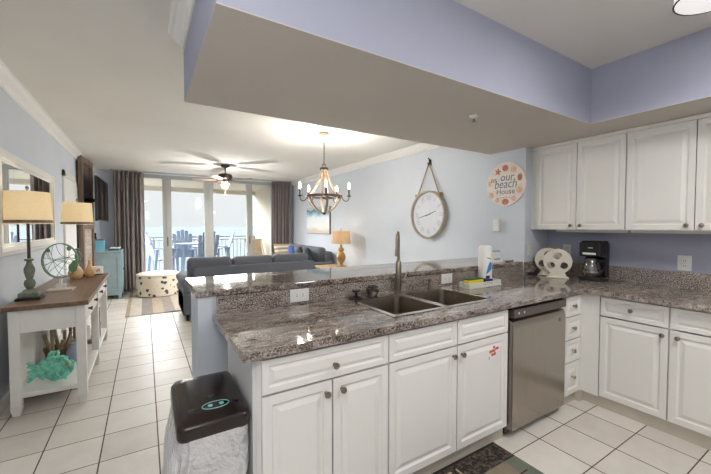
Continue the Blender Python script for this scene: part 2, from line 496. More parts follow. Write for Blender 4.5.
# crown mouldings
def crown(poly, y0, y1, name):
    struct(name, MB().prism(poly, y0, y1, 'y'), M['white'])
def crown_profile(xw, sgn):
    p = [(0, 0), (.085, 0), (.085, -.012), (.072, -.018), (.06, -.042), (.028, -.068), (.02, -.08), (.02, -.098), (.011, -.11), (0, -.11)]
    return [(xw + sgn * a, CZ + b) for a, b in p]
crown(crown_profile(-.94, 1), -2.2, 8.95, 'trim_1')
crown(crown_profile(3.47, -1), 2.445, 8.95, 'trim_2')
crown([(.225 - (x_ + .94), z_) for x_, z_ in crown_profile(-.94, 1)], -2.2, 2.409, 'trim_3')
struct('baseboard_left', MB().box(-.94, -.925, -2.2, 8.95, 0, .1, .003), M['white'])
struct('baseboard_right', MB().box(3.455, 3.47, 2.445, 8.95, 0, .1, .003), M['white'])
# entry door on the far part of the left wall
d = MB().box(-.94, -.915, 6.02, 6.12, 0, 2.17, .004).box(-.94, -.915, 6.02, 7.05, 2.08, 2.17, .004).box(-.94, -.915, 6.96, 7.05, 0, 2.17, .004)
door = struct('door_1', d, M['white'])
MB().box(-.94, -.925, 6.12, 6.96, 0, 2.08).build('door_leaf', M['white'], door)
# sliding glass doors
edges = [(-.06, .0), (.355, .535), (1.24, 1.44), (2.25, 2.39), (2.88, 2.95)]
pane_spans = [(.0, .355), (.535, 1.24), (1.44, 2.25), (2.39, 2.88)]
wf = MB()
for a, b in edges: wf.box(a, b, 8.96, 9.06, 0, 2.56, .006)
wf.box(-.06, 2.95, 8.945, 9.07, 2.48, 2.565, .006).box(-.06, 2.95, 8.955, 9.07, 0, .09, .006)
for a, b in ((.425, .435), (1.33, 1.34), (2.31, 2.316)): wf.box(a, b, 8.945, 8.962, .09, 2.48)
win = struct('window_1', wf, M['alu'])
for k, (a, b) in enumerate(pane_spans):
    MB().box(a, b, 9.0, 9.006, .09, 2.48).build('pane', M['glass'], win)
for xk in (.44, 2.30): MB().box(xk, xk + .02, 8.93, 8.945, .95, 1.15, .004).build('door_handle', M['black'], win)
# balcony
struct('floor_balcony', MB().box(-3, 4.5, 9.1, 11.1, -.2, -.03), M['balcf'])
struct('ceiling_balcony', MB().box(-3, 4.5, 9.1, 11.1, 2.5, 2.7).box(-3, 4.5, 10.9, 11.1, 2.38, 2.5), M['balc'])
struct('wall_balcony', MB().box(3.0, 3.15, 9.1, 11.1, -.03, 2.5), M['balc'])
struct('beach', MB().box(-400, 500, 12, 140, -22.2, -22), M['sand'])
struct('sea', MB().box(-9000, 9000, 140, 15000, -22.3, -22.02), M['sea'])

# ================================================================== kitchen
RINGS = [(0, 0), (0, 1), (.5, 1), (.62, .6), (.72, .6), (1.0, .97)]
def front(mb, u0, u1, z0, z1, plane, face, t=.02, fr=.075):
    """raised panel front: face 'y' looks to -Y at y=plane (u = x), face 'x' looks to -X at x=plane (u = y)"""
    fr = min(fr, (z1 - z0) * .36, (u1 - u0) * .36)
    rings = []
    for ins, h in RINGS:
        i = ins * fr; dd = plane - h * t
        i2 = i if h > 0 else 0
        r = [(u0 + i2, z0 + i2), (u1 - i2, z0 + i2), (u1 - i2, z1 - i2), (u0 + i2, z1 - i2)]
        rings.append([(p[0], dd, p[1]) if face == 'y' else (dd, p[0], p[1]) for p in r])
    mb.loft(rings)
    return mb
def knob_mb(u, z, plane, face):
    prof = [(0, 0), (.009, 0), (.006, .004), (.006, .012), (.013, .016), (.0155, .021), (.0135, .026), (.006, .029), (0, .0295)]
    R = Matrix.Rotation(PI / 2, 4, 'X') if face == 'y' else Matrix.Rotation(-PI / 2, 4, 'Y')
    loc = (u, plane, z) if face == 'y' else (plane, u, z)
    return MB().lathe(prof, seg=14, M=Matrix.Translation(loc) @ R)
G = .003
def cabinet(label, face, u0, u1, plane, back, z0, z1, fronts, group, name='base_cabinet', toe=None, bottom=True, top=False):
    """open-topped carcass of panels with door / drawer fronts as parts"""
    uc = (u0 + u1) / 2
    loc = (uc, plane, 0) if face == 'y' else (plane, uc, 0)
    if z0 > .5: loc = (loc[0], loc[1], z0)
    t = thing(name, label, 'cabinet', loc, 0, group)
    c = MB()
    def bx(a0, a1, d0, d1, q0, q1):
        if face == 'y': c.box(a0, a1, d0, d1, q0, q1)
        else: c.box(d0, d1, a0, a1, q0, q1)
    bx(u0 + .0005, u0 + .018, plane + .018, back, z0, z1); bx(u1 - .018, u1 - .0005, plane + .018, back, z0, z1)
    bx(u0 + .018, u1 - .018, back - .01, back, z0, z1)
    bx(u0 + .018, u1 - .018, plane + .018, back - .01, z0, z0 + .018)
    if top: bx(u0 + .018, u1 - .018, plane + .018, back - .01, z1 - .018, z1)
    # face frame
    bx(u0 + .0005, u0 + .035, plane, plane + .018, z0, z1); bx(u1 - .035, u1 - .0005, plane, plane + .018, z0, z1)
    bx(u0 + .035, u1 - .035, plane, plane + .018, z1 - .04, z1); bx(u0 + .035, u1 - .035, plane, plane + .018, z0, z0 + .04)
    c.build('carcass', M['cab'], t)
    for kind, a0, a1, q0, q1, kn in fronts:
        f = front(MB(), a0 + G, a1 - G, q0, q1, plane, face).build(kind, M['cab'], t)
        for ku, kz in kn:
            knob_mb(ku, kz, plane - .0195, face).build('knob', M['nickel'], f, smooth=True)
    if toe is not None:
        k = MB()
        if face == 'y': k.box(u0 + .0005, u1 - .0005, plane + toe, plane + toe + .015, 0, z0)
        else: k.box(plane + toe, plane + toe + .015, u0 + .0005, u1 - .0005, 0, z0)
        k.build('toe_kick', M['toe'], t)
    return t
PF = 1.355   # face-frame plane of the peninsula; fronts stand 2 cm proud
grp = 'white raised panel base cabinets'
cabA = cabinet('white base cabinet beside the trash can, one wide drawer over two doors', 'y', .37, 1.02, PF, 1.83, .09, .878,
        [('drawer', .385, 1.018, .722, .862, [(.715, .779)]), ('door', .385, .704, .1, .712, [(.672, .66)]), ('door', .706, 1.018, .1, .712, [(.752, .66)])], grp, toe=.02)
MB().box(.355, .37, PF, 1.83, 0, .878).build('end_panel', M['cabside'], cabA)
cabB = cabinet('white sink base cabinet with red decal on its right door', 'y', 1.02, 2.0, PF, 1.99, .09, .878,
        [('false_drawer', 1.022, 1.511, .722, .862, []), ('false_drawer', 1.514, 1.985, .722, .862, []), ('door', 1.022, 1.511, .1, .712, [(1.477, .662)]), ('door', 1.514, 1.985, .1, .712, [(1.548, .66)])], grp, toe=.02)
dc = MB()
for a, b, q in ((1.835, 1.852, .646), (1.80, 1.822, .622), (1.824, 1.856, .624), (1.858, 1.888, .634), (1.818, 1.838, .600), (1.84, 1.862, .603), (1.795, 1.802, .585)):
    dc.box(a, b, PF - .0205, PF - .0192, q - .008, q + .008)
dc.build('decal', M['red'], cabB)
cabC = cabinet('narrow white stack of four small drawers beside the dishwasher', 'y', 2.68, 2.93, PF, 1.83, .09, .878,
        [('drawer', 2.695, 2.925, .71, .862, [(2.80, .786)]), ('drawer', 2.695, 2.925, .53, .702, [(2.80, .616)]), ('drawer', 2.695, 2.925, .355, .522, [(2.80, .44)]), ('drawer', 2.695, 2.925, .1, .347, [(2.80, .235)])], grp, toe=.02)
RF = 2.97
cabD = cabinet('white base cabinet on the right run next to the corner, drawer over one door', 'x', .81, 1.335, RF, 3.6, .09, .878,
        [('drawer', .812, 1.215, .722, .862, [(1.02, .794)]), ('door', .812, 1.215, .1, .712, [(.843, .668)]), ], grp, toe=.01)
MB().box(2.95, RF, 1.219, 1.354, .0905, .8775).box(2.931, 2.95, 1.336, 1.354, .0905, .8775).build('filler_panel', M['cab'], cabD)
MB().box(2.931, 2.995, 1.336, 1.395, 0, .09).build('toe_kick', M['toe'], cabD)
cabE = cabinet('white base cabinet at the right edge of the photo, drawer over one door', 'x', .385, .81, RF, 3.6, .09, .878,
        [('drawer', .39, .808, .722, .862, [(.59, .794)]), ('door', .39, .808, .1, .712, [(.765, .668)])], grp, toe=.01)
# wall cabinets
UF = 3.32; UZ = 1.366
gu = 'white raised panel wall cabinets'
def upper(label, y0, y1, ym, k0, k1):
    return cabinet(label, 'x', y0, y1, UF, 3.628, UZ, SZ - .002,
        [('door', ym, y1 - .002, UZ + .006, SZ - .035, [(ym + .04, 1.407)]), ('door', y0 + .002, ym, UZ + .006, SZ - .035, [(ym - .04, 1.407)])], gu, 'wall_cabinet', top=True)
cf = upper('white wall cabinet with two doors above the coffee maker', 1.198, 1.945, 1.567, 0, 0)
cg = upper('white wall cabinet with two doors above the right wall outlet', .385, 1.198, .788, 0, 0)
for t, a, b in ((cf, 1.198, 1.985), (cg, .385, 1.198)):
    MB().box(UF - .022, UF, a, b, SZ - .032, SZ - .002, .004).build('cornice_strip', M['cab'], t)
MB().box(UF, UF + .018, 1.946, 1.998, UZ, SZ - .034).build('filler_panel', M['cab'], cf)
for t, a, b in ((cf, 1.22, 1.8), (cg, .4, 1.198)):
    MB().box(3.42, 3.6, a, b, UZ - .022, UZ).build('light_rail', M['cab'], t)
# counter top (L shape with a cut-out for the sink) and its splash
SX0, SX1, SY0, SY1 = 1.12, 1.97, 1.42, 1.90
ct = MB()
z0, z1 = .879, .914
for a, b, c, d_ in ((.31, SX0 + .02, 1.31, 1.999), (SX1 - .02, 3.6, 1.31, 1.98), (SX1 - .02, 3.2, 1.98, 1.999), (SX0 + .02, SX1 - .02, 1.31, SY0 + .02), (SX0 + .02, SX1 - .02, SY1 - .02, 1.999), (2.90, 3.6, -.3, 1.31)):
    ct.box(a, b, c, d_, z0, z1)
ctop = ct.build('granite_countertop', M['granite'], loc=(1.6, 1.6, .879))
tag(ctop, 'brown speckled granite countertop running around the kitchen corner with sink cut-out', 'countertop')
spl = MB().box(.335, 3.2, 2.0, 2.028, .914, 1.009)
spl.box(3.6, 3.629, -.3, 1.98, .914, 1.04).box(3.215, 3.6, 1.98, 1.999, .914, 1.045)
spl.build('backsplash', M['granite_s'], ctop)
bt = MB().box(.226, 3.219, 2.012, 2.445, 1.01, 1.046, .006).box(.226, 3.466, 2.44, 2.584, 1.01, 1.046, .006)
tag(bt.build('granite_bar_top', M['granite'], loc=(1.7, 2.3, 1.01)), 'raised granite bar top on the low blue wall behind the sink', 'bar top')
# sink
sk = thing('kitchen_sink', 'double bowl stainless steel sink set in the granite counter', 'sink', (1.54, 1.66, .914))
rim = MB()
bl, br = (SX0 + .03, 1.505), (1.56, SX1 - .03)
by = (SY0 + .03, SY1 - .03)
for a, b, c, d_ in ((SX0, bl[0], SY0, SY1), (br[1], SX1, SY0, SY1), (bl[0], br[1], SY0, by[0]), (bl[0], br[1], by[1], SY1), (bl[1], br[0], by[0], by[1])):
    rim.box(a, b, c, d_, .914, .919)
rim.build('rim', M['rimsteel'], sk)
for a, b in (bl, br):
    bo = MB()
    rings = [rrect(a - .002, b + .002, by[0] - .002, by[1] + .002, .01, .918), rrect(a, b, by[0], by[1], .05, .912)]
    for i, zz in ((.006, .80), (.012, .755), (.03, .735), (.06, .728)): rings.append(rrect(a + i, b - i, by[0] + i, by[1] - i, .06, zz))
    bo.loft(rings, cap0=False)
    bw = bo.build('bowl', M['sink'], sk, smooth=True)
    MB().cyl(((a + b) / 2, sum(by) / 2, .7285), ((a + b) / 2, sum(by) / 2, .732), .042, seg=20).build('drain', M['steeld'], bw)
# faucet pointing into the sink
fc = thing('kitchen_faucet', 'tall brushed nickel pull-down faucet behind the sink', 'faucet', (1.575, 1.95, .914))
fx, fy = 1.575, 1.95
MB().lathe([(0, 0), (.03, 0), (.03, .008), (.024, .014), (.023, .12), (.021, .225), (.016, .232), (0, .232)], (fx, fy, .914), 20).build('body', M['nickel'], fc, smooth=True)
dx, dy = -.70, -.71
nk = [(fx, fy, 1.14), (fx, fy, 1.27)] + [(fx + dx * .055 * (1 - math.cos(t)), fy + dy * .055 * (1 - math.cos(t)), 1.30 + .055 * math.sin(t)) for t in [PI * i / 10 for i in range(11)]] + [(fx + dx * .115, fy + dy * .115, 1.24)]
MB().tube(nk, .0105, 12).build('neck', M['nickel'], fc, smooth=True)
MB().cyl((fx + dx * .115, fy + dy * .115, 1.245), (fx + dx * .118, fy + dy * .118, 1.19), .0125, .014, 14).build('spray_head', M['nickel'], fc, smooth=True)
MB().cyl((fx + .02, fy, 1.0), (fx + .05, fy - .005, 1.0), .012, seg=12).tube([(fx + .045, fy - .004, 1.0), (fx + .06, fy - .01, 1.03), (fx + .075, fy - .015, 1.07)], .006, 8).build('handle', M['nickel'], fc, smooth=True)
sd = MB().lathe([(0, 0), (.02, 0), (.02, .006), (.012, .01), (.012, .055), (.015, .06), (.015, .075), (0, .078)], (1.875, 1.935, .914), 16).cyl((1.875, 1.935, .982), (1.85, 1.905, .978), .005, seg=8)
tag(sd.build('soap_pump', M['nickel'], loc=(1.875, 1.935, .914), smooth=True), 'short nickel soap pump to the right of the faucet', 'soap dispenser')
st = MB().lathe([(0, 0), (.05, 0), (.05, .008), (.03, .016), (.01, .022), (.009, .045), (.03, .05), (.03, .058), (0, .06)], (1.20, 1.93, .914), 20)
tag(st.build('sink_stopper', M['black'], loc=(1.20, 1.93, .914), smooth=True), 'black rubber sink stopper with knob lying left of the faucet', 'stopper')
bs_ = thing('strainer_basket', 'dark steel strainer basket standing between the stopper and the faucet', 'strainer', (1.345, 1.945, .914))
MB().lathe([(0, 0), (.032, 0), (.04, .04), (.045, .04), (.045, .046), (.036, .046), (.03, .004), (0, .004)], (1.345, 1.945, .914), 20).build('basket', M['steeld'], bs_, smooth=True)
MB().tube([(1.345 + .034 * math.cos(a), 1.945 + .034 * math.sin(a), .98) for a in [2 * PI * i / 16 for i in range(16)]], .005, 6, True).tube([(1.345, 1.945, .918), (1.345, 1.945, .98)], .004, 6).tube([(1.311, 1.945, .98), (1.379, 1.945, .98)], .004, 6).build('lift_ring', M['black'], bs_, smooth=True)
# soap tray
tr = thing('woven_tray', 'white openwork tray right of the faucet holding sponge packets', 'tray', (2.325, 1.815, .914))
tb = MB()
TX0, TX1, TY0, TY1 = 2.13, 2.52, 1.76, 1.873
tb.box(TX0, TX1, TY0, TY1, .914, .919)
for zz in (.928, .94, .952): tb.tube(rrect(TX0, TX1, TY0, TY1, .02, zz), .004, 6, True)
for i in range(15):
    for yy in (TY0, TY1):
        xx = TX0 + .02 + i * (TX1 - TX0 - .04) / 14; tb.cyl((xx, yy, .916), (xx, yy, .953), .0035, seg=6)
for i in range(5):
    for xx in (TX0, TX1):
        yy = TY0 + .02 + i * .018; tb.cyl((xx, yy, .916), (xx, yy, .953), .0035, seg=6)
tb.build('tray_body', M['plate'], tr)
sp1 = thing('sponge_packet', 'yellow packet with a green strip in the white tray', 'sponge', (2.24, 1.82, .92))
MB().box(2.155, 2.33, 1.79, 1.85, .9195, .972, .008).build('packet', M['yellow'], sp1)
MB().box(2.158, 2.327, 1.793, 1.847, .9725, .984, .004).build('scrub_pad', M['green'], sp1)
tag(MB().box(2.35, 2.45, 1.79, 1.85, .9195, .965, .008).build('dish_cloth', M['navy'], loc=(2.40, 1.82, .9195)), 'folded navy cloth beside the yellow packet in the tray', 'cloth')
# paper towels
pt = thing('paper_towel_roll', 'white paper towel roll with blue print standing against the splash', 'paper towels', (2.535, 1.937, .914))
px, py = 2.535, 1.937
MB().lathe([(.02, 0), (.056, 0), (.058, .004), (.058, .3), (.05, .31), (.038, .318), (.02, .314), (.02, 0)], (px, py, .914), 28).build('roll', M['paper'], pt, smooth=True)
def patch(mb, a0, a1, zf0, zf1, r, c, n=8):
    """curved strip on a cylinder: zf0/zf1 give lower and upper edge along the arc"""
    rings = []
    for i in range(n + 1):
        t = i / n; a = a0 + (a1 - a0) * t
        for_ = [(r, zf0(t)), (r + .0012, zf0(t)), (r + .0012, zf1(t)), (r, zf1(t))]
        rings.append([(c[0] + q * math.cos(a), c[1] + q * math.sin(a), zz) for q, zz in for_])
    mb.loft(rings); return mb
va = math.atan2(-py, -px)
patch(MB(), va + .2, va + 1.15, lambda t: .985 + .05 * t, lambda t: 1.0 + .075 * t + .05 * math.sin(PI * t), .058, (px, py)).build('wave_print', M['blue'], pt)
patch(MB(), va + .15, va + .75, lambda t: .935, lambda t: .975, .058, (px, py)).build('dark_label', M['navy'], pt)
patch(MB(), va + .3, va + .9, lambda t: 1.125 - .01 * t, lambda t: 1.133 - .01 * t, .058, (px, py)).build('grey_print', M['slate'], pt)
# card and pen on the bar
cd = thing('notice_card', 'white folded card with teal heading standing on the bar behind the paper towels', 'card', (2.94, 2.13, 1.046))
MB().prism([(2.10, 1.046), (2.103, 1.046), (2.142, 1.165), (2.139, 1.165)], 2.865, 3.03, 'x').prism([(2.178, 1.046), (2.181, 1.046), (2.142, 1.165), (2.139, 1.165)], 2.865, 3.03, 'x').build('card_stock', M['paper'], cd)
def on_card(a, b, f0, f1):
    yy = lambda f: 2.10 + .039 * f - .0006; zz = lambda f: 1.046 + .119 * f
    return MB().loft([[(a, yy(f0), zz(f0)), (b, yy(f0), zz(f0)), (b, yy(f1), zz(f1)), (a, yy(f1), zz(f1))], [(a, yy(f0) - .0008, zz(f0)), (b, yy(f0) - .0008, zz(f0)), (b, yy(f1) - .0008, zz(f1)), (a, yy(f1) - .0008, zz(f1))]])
on_card(2.875, 3.02, .84, .96).build('heading', M['aquab'], cd)
q = on_card(2.90, 2.99, .22, .30)
q.build('print_line', M['slate'], cd)
tag(MB().cyl((3.03, 2.07, 1.053), (3.19, 2.10, 1.053), .006, .004, 10).build('pen', M['blackm'], loc=(3.11, 2.085, 1.047)), 'black pen lying on the bar beside the white card', 'pen')
# dishwasher
dw = thing('dishwasher', 'stainless steel dishwasher with pocket handle between the white cabinets', 'dishwasher', (2.31, 1.3, 0))
DX0, DX1, DY = 2.012, 2.655, 1.318
MB().box(DX0 - .006, DX1 + .012, 1.37, 1.83, .02, .872).build('tub', M['black'], dw)
MB().box(DX0, DX1, 1.43, 1.45, 0, .1).build('toe_kick', M['blackm'], dw)
MB().prism([(DY, .06), (DY, .735), (DY + .012, .775), (DY + .03, .788), (1.37, .788), (1.37, .06)], DX0 + .005, DX1, 'x').build('door', M['steel'], dw)
cp_ = MB().box(DX0 + .003, DX1, DY - .005, 1.37, .803, .862, .004).build('control_panel', M['steeld'], dw)
for a in (2.06, 2.12): MB().box(a, a + .012, DY - .0062, DY - .0048, .826, .84).build('button', M['plate'], cp_)
MB().box(2.565, 2.585, DY - .0012, DY + .0005, .705, .73).build('emblem', M['steeld'], dw)
# outlets
def outlet(label, c, face, w_, h_, kind='duplex'):
    t = thing('wall_outlet', label, 'outlet', c, 0, 'white outlet plates')
    x, y, z = c
    def bx(u0, u1, q0, q1, d0, d1, r=0):
        if face == 'y': return MB().box(x + u0, x + u1, y - d1, y - d0, z + q0, z + q1, r)
        return MB().box(x - d1, x - d0, y + u0, y + u1, z + q0, z + q1, r)
    bx(-w_ / 2, w_ / 2, -h_ / 2, h_ / 2, 0, .006, .002).build('face_plate', M['plate'], t)
    horiz = w_ > h_
    for q in (-1, 1):
        cu, cv = (q * .02, 0) if horiz else (0, q * .02)
        sk_ = bx(cu - .014, cu + .014, cv - .016, cv + .016, .0055, .0072, .001).build('socket', M['white'], t)
        for du in (-.006, .006):
            a = (cu, cv + du) if horiz else (cu + du, cv)
            hw, hh = (.006, .0018) if horiz else (.0018, .006)
            bx(a[0] - hw, a[0] + hw, a[1] - hh, a[1] + hh, .007, .0078).build('slot', M['slate'], sk_)
outlet('white horizontal outlet on the granite splash left of the sink', (.822, 1.9995, .966), 'y', .125, .08)
outlet('white horizontal outlet on the granite splash right of the faucet', (2.127, 1.9995, .966), 'y', .125, .08)
outlet('white outlet on the right kitchen wall under the cabinets', (3.6295, .915, 1.108), 'x', .085, .12)
outlet('white switch plate on the narrow wall end behind the round boards', (3.31, 1.9995, 1.16), 'y', .07, .115)
outlet('white switch plate half hidden between the round boards and coffee maker', (3.6295, 1.80, 1.16), 'x', .075, .115)
# round boards with three holes
def board(label, loc, rz):
    t = thing('round_board', label, 'board', loc, rz, 'cream boards with three holes')
    b = bmesh.new()
    n = 40; R = .118; cz = .155
    outer = [(R * math.cos(2 * PI * i / n), cz + R * math.sin(2 * PI * i / n)) for i in range(n)]
    # disc with holes through bridging: build by boolean-free triangle fill
    edges = []
    def loop(pts, y):
        vv = [b.verts.new((p[0], y, p[1])) for p in pts]
        return vv, [b.edges.new((vv[i], vv[(i + 1) % len(vv)])) for i in range(len(vv))]
    holes = [[(cx + hr * math.cos(2 * PI * i / 18), hz + hr * math.sin(2 * PI * i / 18)) for i in range(18)] for cx, hz, hr in ((0, .208, .035), (-.052, .118, .032), (.052, .118, .032))]
    loops = []
    es = []
    for pts in [outer] + holes:
        vv, ee = loop(pts, -.011); loops.append(vv); es += ee
    r = bmesh.ops.triangle_fill(b, use_beauty=True, edges=es)
    fs = [f for f in b.faces]
    ex = bmesh.ops.extrude_face_region(b, geom=fs)
    bmesh.ops.translate(b, verts=[v for v in ex['geom'] if isinstance(v, bmesh.types.BMVert)], vec=(0, .022, 0))
    MB().merge(b).build('disc', M['ivory'], t, world=False)
    MB().prism([(-.085, 0), (.085, 0), (.06, .05), (-.06, .05)], -.014, .014, 'y').box(-.09, .09, -.03, .03, 0, .012, .003).build('foot', M['ivory'], t, world=False)
    MB().lathe([(0, 0), (.012, 0), (.006, .008), (.004, .02), (0, .026)], (0, 0, .27), 10).build('finial', M['gold'], t, world=False)
    return t
board('cream round board with three holes, the front one nearest the coffee maker', (3.30, 1.72, .914), math.radians(-60))
board('cream round board with three holes, the back one partly covered', (3.38, 1.85, .914), math.radians(-60))
# coffee maker
cm = thing('coffee_maker', 'black drip coffee maker with glass carafe on the right counter', 'coffee maker', (3.43, 1.445, .914))
cx0, cx1, cy0, cy1 = 3.34, 3.53, 1.385, 1.56
z = .914
MB().box(cx0, cx1, cy0, cy1, z, z + .035, .012).build('base', M['black'], cm)
MB().box(3.47, cx1, cy0, cy1, z + .035, z + .345, .012).build('tower', M['black'], cm)
MB().box(cx0 + .005, 3.475, cy0, cy1, z + .215, z + .345, .014).build('brew_head', M['black'], cm)
MB().box(cx0 + .03, cx1 - .01, cy0 + .01, cy1 - .01, z + .345, z + .356, .005).build('lid', M['blackg'], cm)
MB().box(cx0 + .002, cx0 + .0055, cy0 + .035, cy1 - .035, z + .235, z + .252).build('button_strip', M['plate'], cm)
MB().box(cx0 + .002, cx0 + .0055, cy0 + .06, cy1 - .08, z + .292, z + .298).build('print_line', M['plate'], cm)
ca = MB().lathe([(0, .037), (.062, .037), (.07, .06), (.072, .1), (.064, .15), (.05, .185), (.05, .19), (.046, .19), (.046, .185), (.06, .148), (.067, .1), (.065, .062), (0, .042)], (3.405, 1.475, z), 24).build('carafe', M['carafe'], cm, smooth=True)
MB().cyl((3.405, 1.475, z + .19), (3.405, 1.475, z + .205), .052, .045, 24).build('carafe_lid', M['black'], ca, smooth=True)
MB().tube([(3.385, 1.41, z + .18), (3.37, 1.362, z + .185), (3.37, 1.35, z + .15), (3.375, 1.368, z + .1), (3.385, 1.405, z + .08)], .009, 8).build('handle', M['black'], ca, smooth=True)
MB().lathe([(.0735, .075), (.075, .075), (.075, .092), (.0735, .092), (.0735, .075)], (3.405, 1.475, z), 24).build('metal_band', M['steel'], ca, smooth=True)
# black cord bundle by the splash end
cpts = []
for i in range(40):
    a = i * .55; cpts.append((3.225 + .045 * math.cos(a) * (1 + .2 * math.sin(i)), 1.915 + .035 * math.sin(a), .921 + .012 * (i % 5) / 5 + .004 * i / 40 * 4))
tag(MB().tube(cpts, .005, 6).build('power_cord', M['blackm'], loc=(3.225, 1.915, .914), smooth=True), 'bundled black power cord at the end of the granite splash', 'cord')
# sign, motion sensor, clock
sg = thing('round_sign', 'round beach house sign with shells and lettering on the blue wall end', 'sign', (3.22, 2.215, 1.84))
Yc, Zc = 2.215, 1.84; Xf = 3.205
RX = Matrix.Rotation(-PI / 2, 4, 'Y')
MB().cyl((3.2195, Yc, Zc), (Xf, Yc, Zc), .226, seg=56).build('board', M['sign'], sg)
kw = dict(parent=sg, udir=(0, -1, 0), vdir=(0, 0, 1), wdir=(-1, 0, 0))
lettering('our', .115, M['slate'], origin=(Xf - .0008, Yc - .02, Zc + .035), shear=.15, wid=.95, **kw)
lettering('to', .075, M['slate'], origin=(Xf - .0008, Yc + .145, Zc + .03), shear=.3, **kw)
lettering('beach', .125, M['slate'], origin=(Xf - .0012, Yc + .0, Zc - .04), shear=.25, wid=.9, **kw)
lettering('House', .082, M['slate'], origin=(Xf - .0008, Yc - .005, Zc - .105), **kw)
b = MB()
for i, (a, q_) in enumerate(((-.1, .02), (-.07, .03), (-.03, .02), (0, .035), (.045, .02), (.075, .025))):
    b.box(Xf - .001, Xf, Yc - a - q_, Yc - a, Zc - .143, Zc - .137)
b.build('small_print', M['rust'], sg)
def star(c, R, m, nm):
    p = []
    for i in range(10):
        r = R if i % 2 == 0 else R * .42; a = PI / 2 + i * PI / 5 + .2; p.append((c[0] + r * math.cos(a), c[1] + r * math.sin(a)))
    MB().prism(p, Xf - .003, Xf, 'x').build(nm, m, sg)
star((Yc + .085, Zc + .135), .042, M['rust'], 'starfish')
for (a, q_, r, sx, m) in ((-.0, .165, .042, 1, 'rust'), (-.165, .055, .045, .7, 'rust'), (-.16, -.07, .045, .9, 'peach'), (-.005, -.185, .04, 1.2, 'rust'), (.165, -.11, .042, .9, 'peach'), (-.095, .14, .04, 1, 'peach'), (.185, 0.02, .03, .8, 'peach'), (-.1, -.155, .035, 1, 'peach'), (.09, -.165, .03, 1, 'peach')):
    r *= .85
    fan = [(Yc + a + r * sx * math.cos(t) * (1 if k % 2 else .9), Zc + q_ + r * math.sin(t) * (1 if k % 2 else .9)) for k, t in enumerate([2 * PI * i / 20 for i in range(20)])]
    MB().prism(fan, Xf - .002, Xf, 'x').prism([(Yc + a + (p[0] - Yc - a) * .45, Zc + q_ - .008 + (p[1] - Zc - q_) * .45) for p in fan], Xf - .0035, Xf, 'x').build('seashell', M[m], sg)
ms = thing('motion_sensor', 'small white motion sensor box on the blue wall end under the sign', 'sensor', (3.22, 2.30, 1.41))
MB().box(3.178, 3.2195, 2.262, 2.338, 1.345, 1.475, .008).build('housing', M['plate'], ms)
MB().box(3.176, 3.1785, 2.268, 2.332, 1.355, 1.40, .001).build('lens', M['white'], ms)
ck = thing('wall_clock', 'large round wall clock hung by a rope loop on the living room wall', 'clock', (3.47, 3.585, 1.565))
KY, KZ, KR = 3.585, 1.565, .34
MB().lathe([(KR - .02, 0), (KR, 0), (KR, .07), (KR - .006, .075), (KR - .022, .075), (KR - .024, .06), (KR - .024, .02)], seg=56, M=Matrix.Translation((3.469, KY, KZ)) @ RX).build('rim', M['taupe'], ck, smooth=True)
MB().cyl((3.469, KY, KZ), (3.44, KY, KZ), KR - .02, seg=56).build('dial', M['clock'], ck)
nm = ['XII', 'I', 'II', 'III', 'IIII', 'V', 'VI', 'VII', 'VIII', 'IX', 'X', 'XI']
for i, s_ in enumerate(nm):
    a = i * PI / 6
    cc, ss = math.cos(a), math.sin(a)
    ud, vd = (0, -cc, -ss), (0, -ss, cc)
    lettering(s_, .1, M['greyp'], parent=ck, origin=(3.4395, KY - .205 * ss, KZ + .205 * cc), udir=ud, vdir=vd, wdir=(-1, 0, 0), name='numeral', wid=.7)
def hand(a, l, wdt, nm_):
    d0 = Vector((0, -math.sin(a), math.cos(a))); n0 = Vector((0, -math.cos(a), -math.sin(a)))
    c0 = Vector((3.436, KY, KZ)); q = []
    for xx in (0, -.002):
        q.append([tuple(c0 + d0 * s + n0 * t + Vector((xx, 0, 0))) for s, t in ((-.05, -wdt), (-.05, wdt), (l, wdt * .5), (l, -wdt * .5))])
    MB().loft(q).build(nm_, M['blackm'], ck)
hand(math.radians(72), .15, .006, 'hour_hand'); hand(math.radians(-103), .23, .005, 'minute_hand')
for s in (-1, 1):
    MB().tube([(3.43, KY + s * .215, KZ + .27), (3.438, KY + s * .1, KZ + .52), (3.445, KY + s * .012, KZ + .715)], .009, 8).build('rope', M['rope'], ck, smooth=True)
    MB().box(3.405, 3.465, KY + s * .215 - .035, KY + s * .215 + .035, KZ + .255, KZ + .30, .01).build('rope_bracket', M['rope'], ck)
hk = MB().box(3.455, 3.4695, KY - .02, KY + .02, KZ + .70, KZ + .78, .003).tube([(3.46, KY, KZ + .77), (3.43, KY, KZ + .80)], .008, 8).tube([(3.46, KY, KZ + .715), (3.43, KY, KZ + .71), (3.42, KY, KZ + .735)], .008, 8)
tag(hk.build('wall_hook', M['blackm'], loc=(3.47, KY, KZ + .7)), 'small black wall hook holding the clock rope', 'hook')
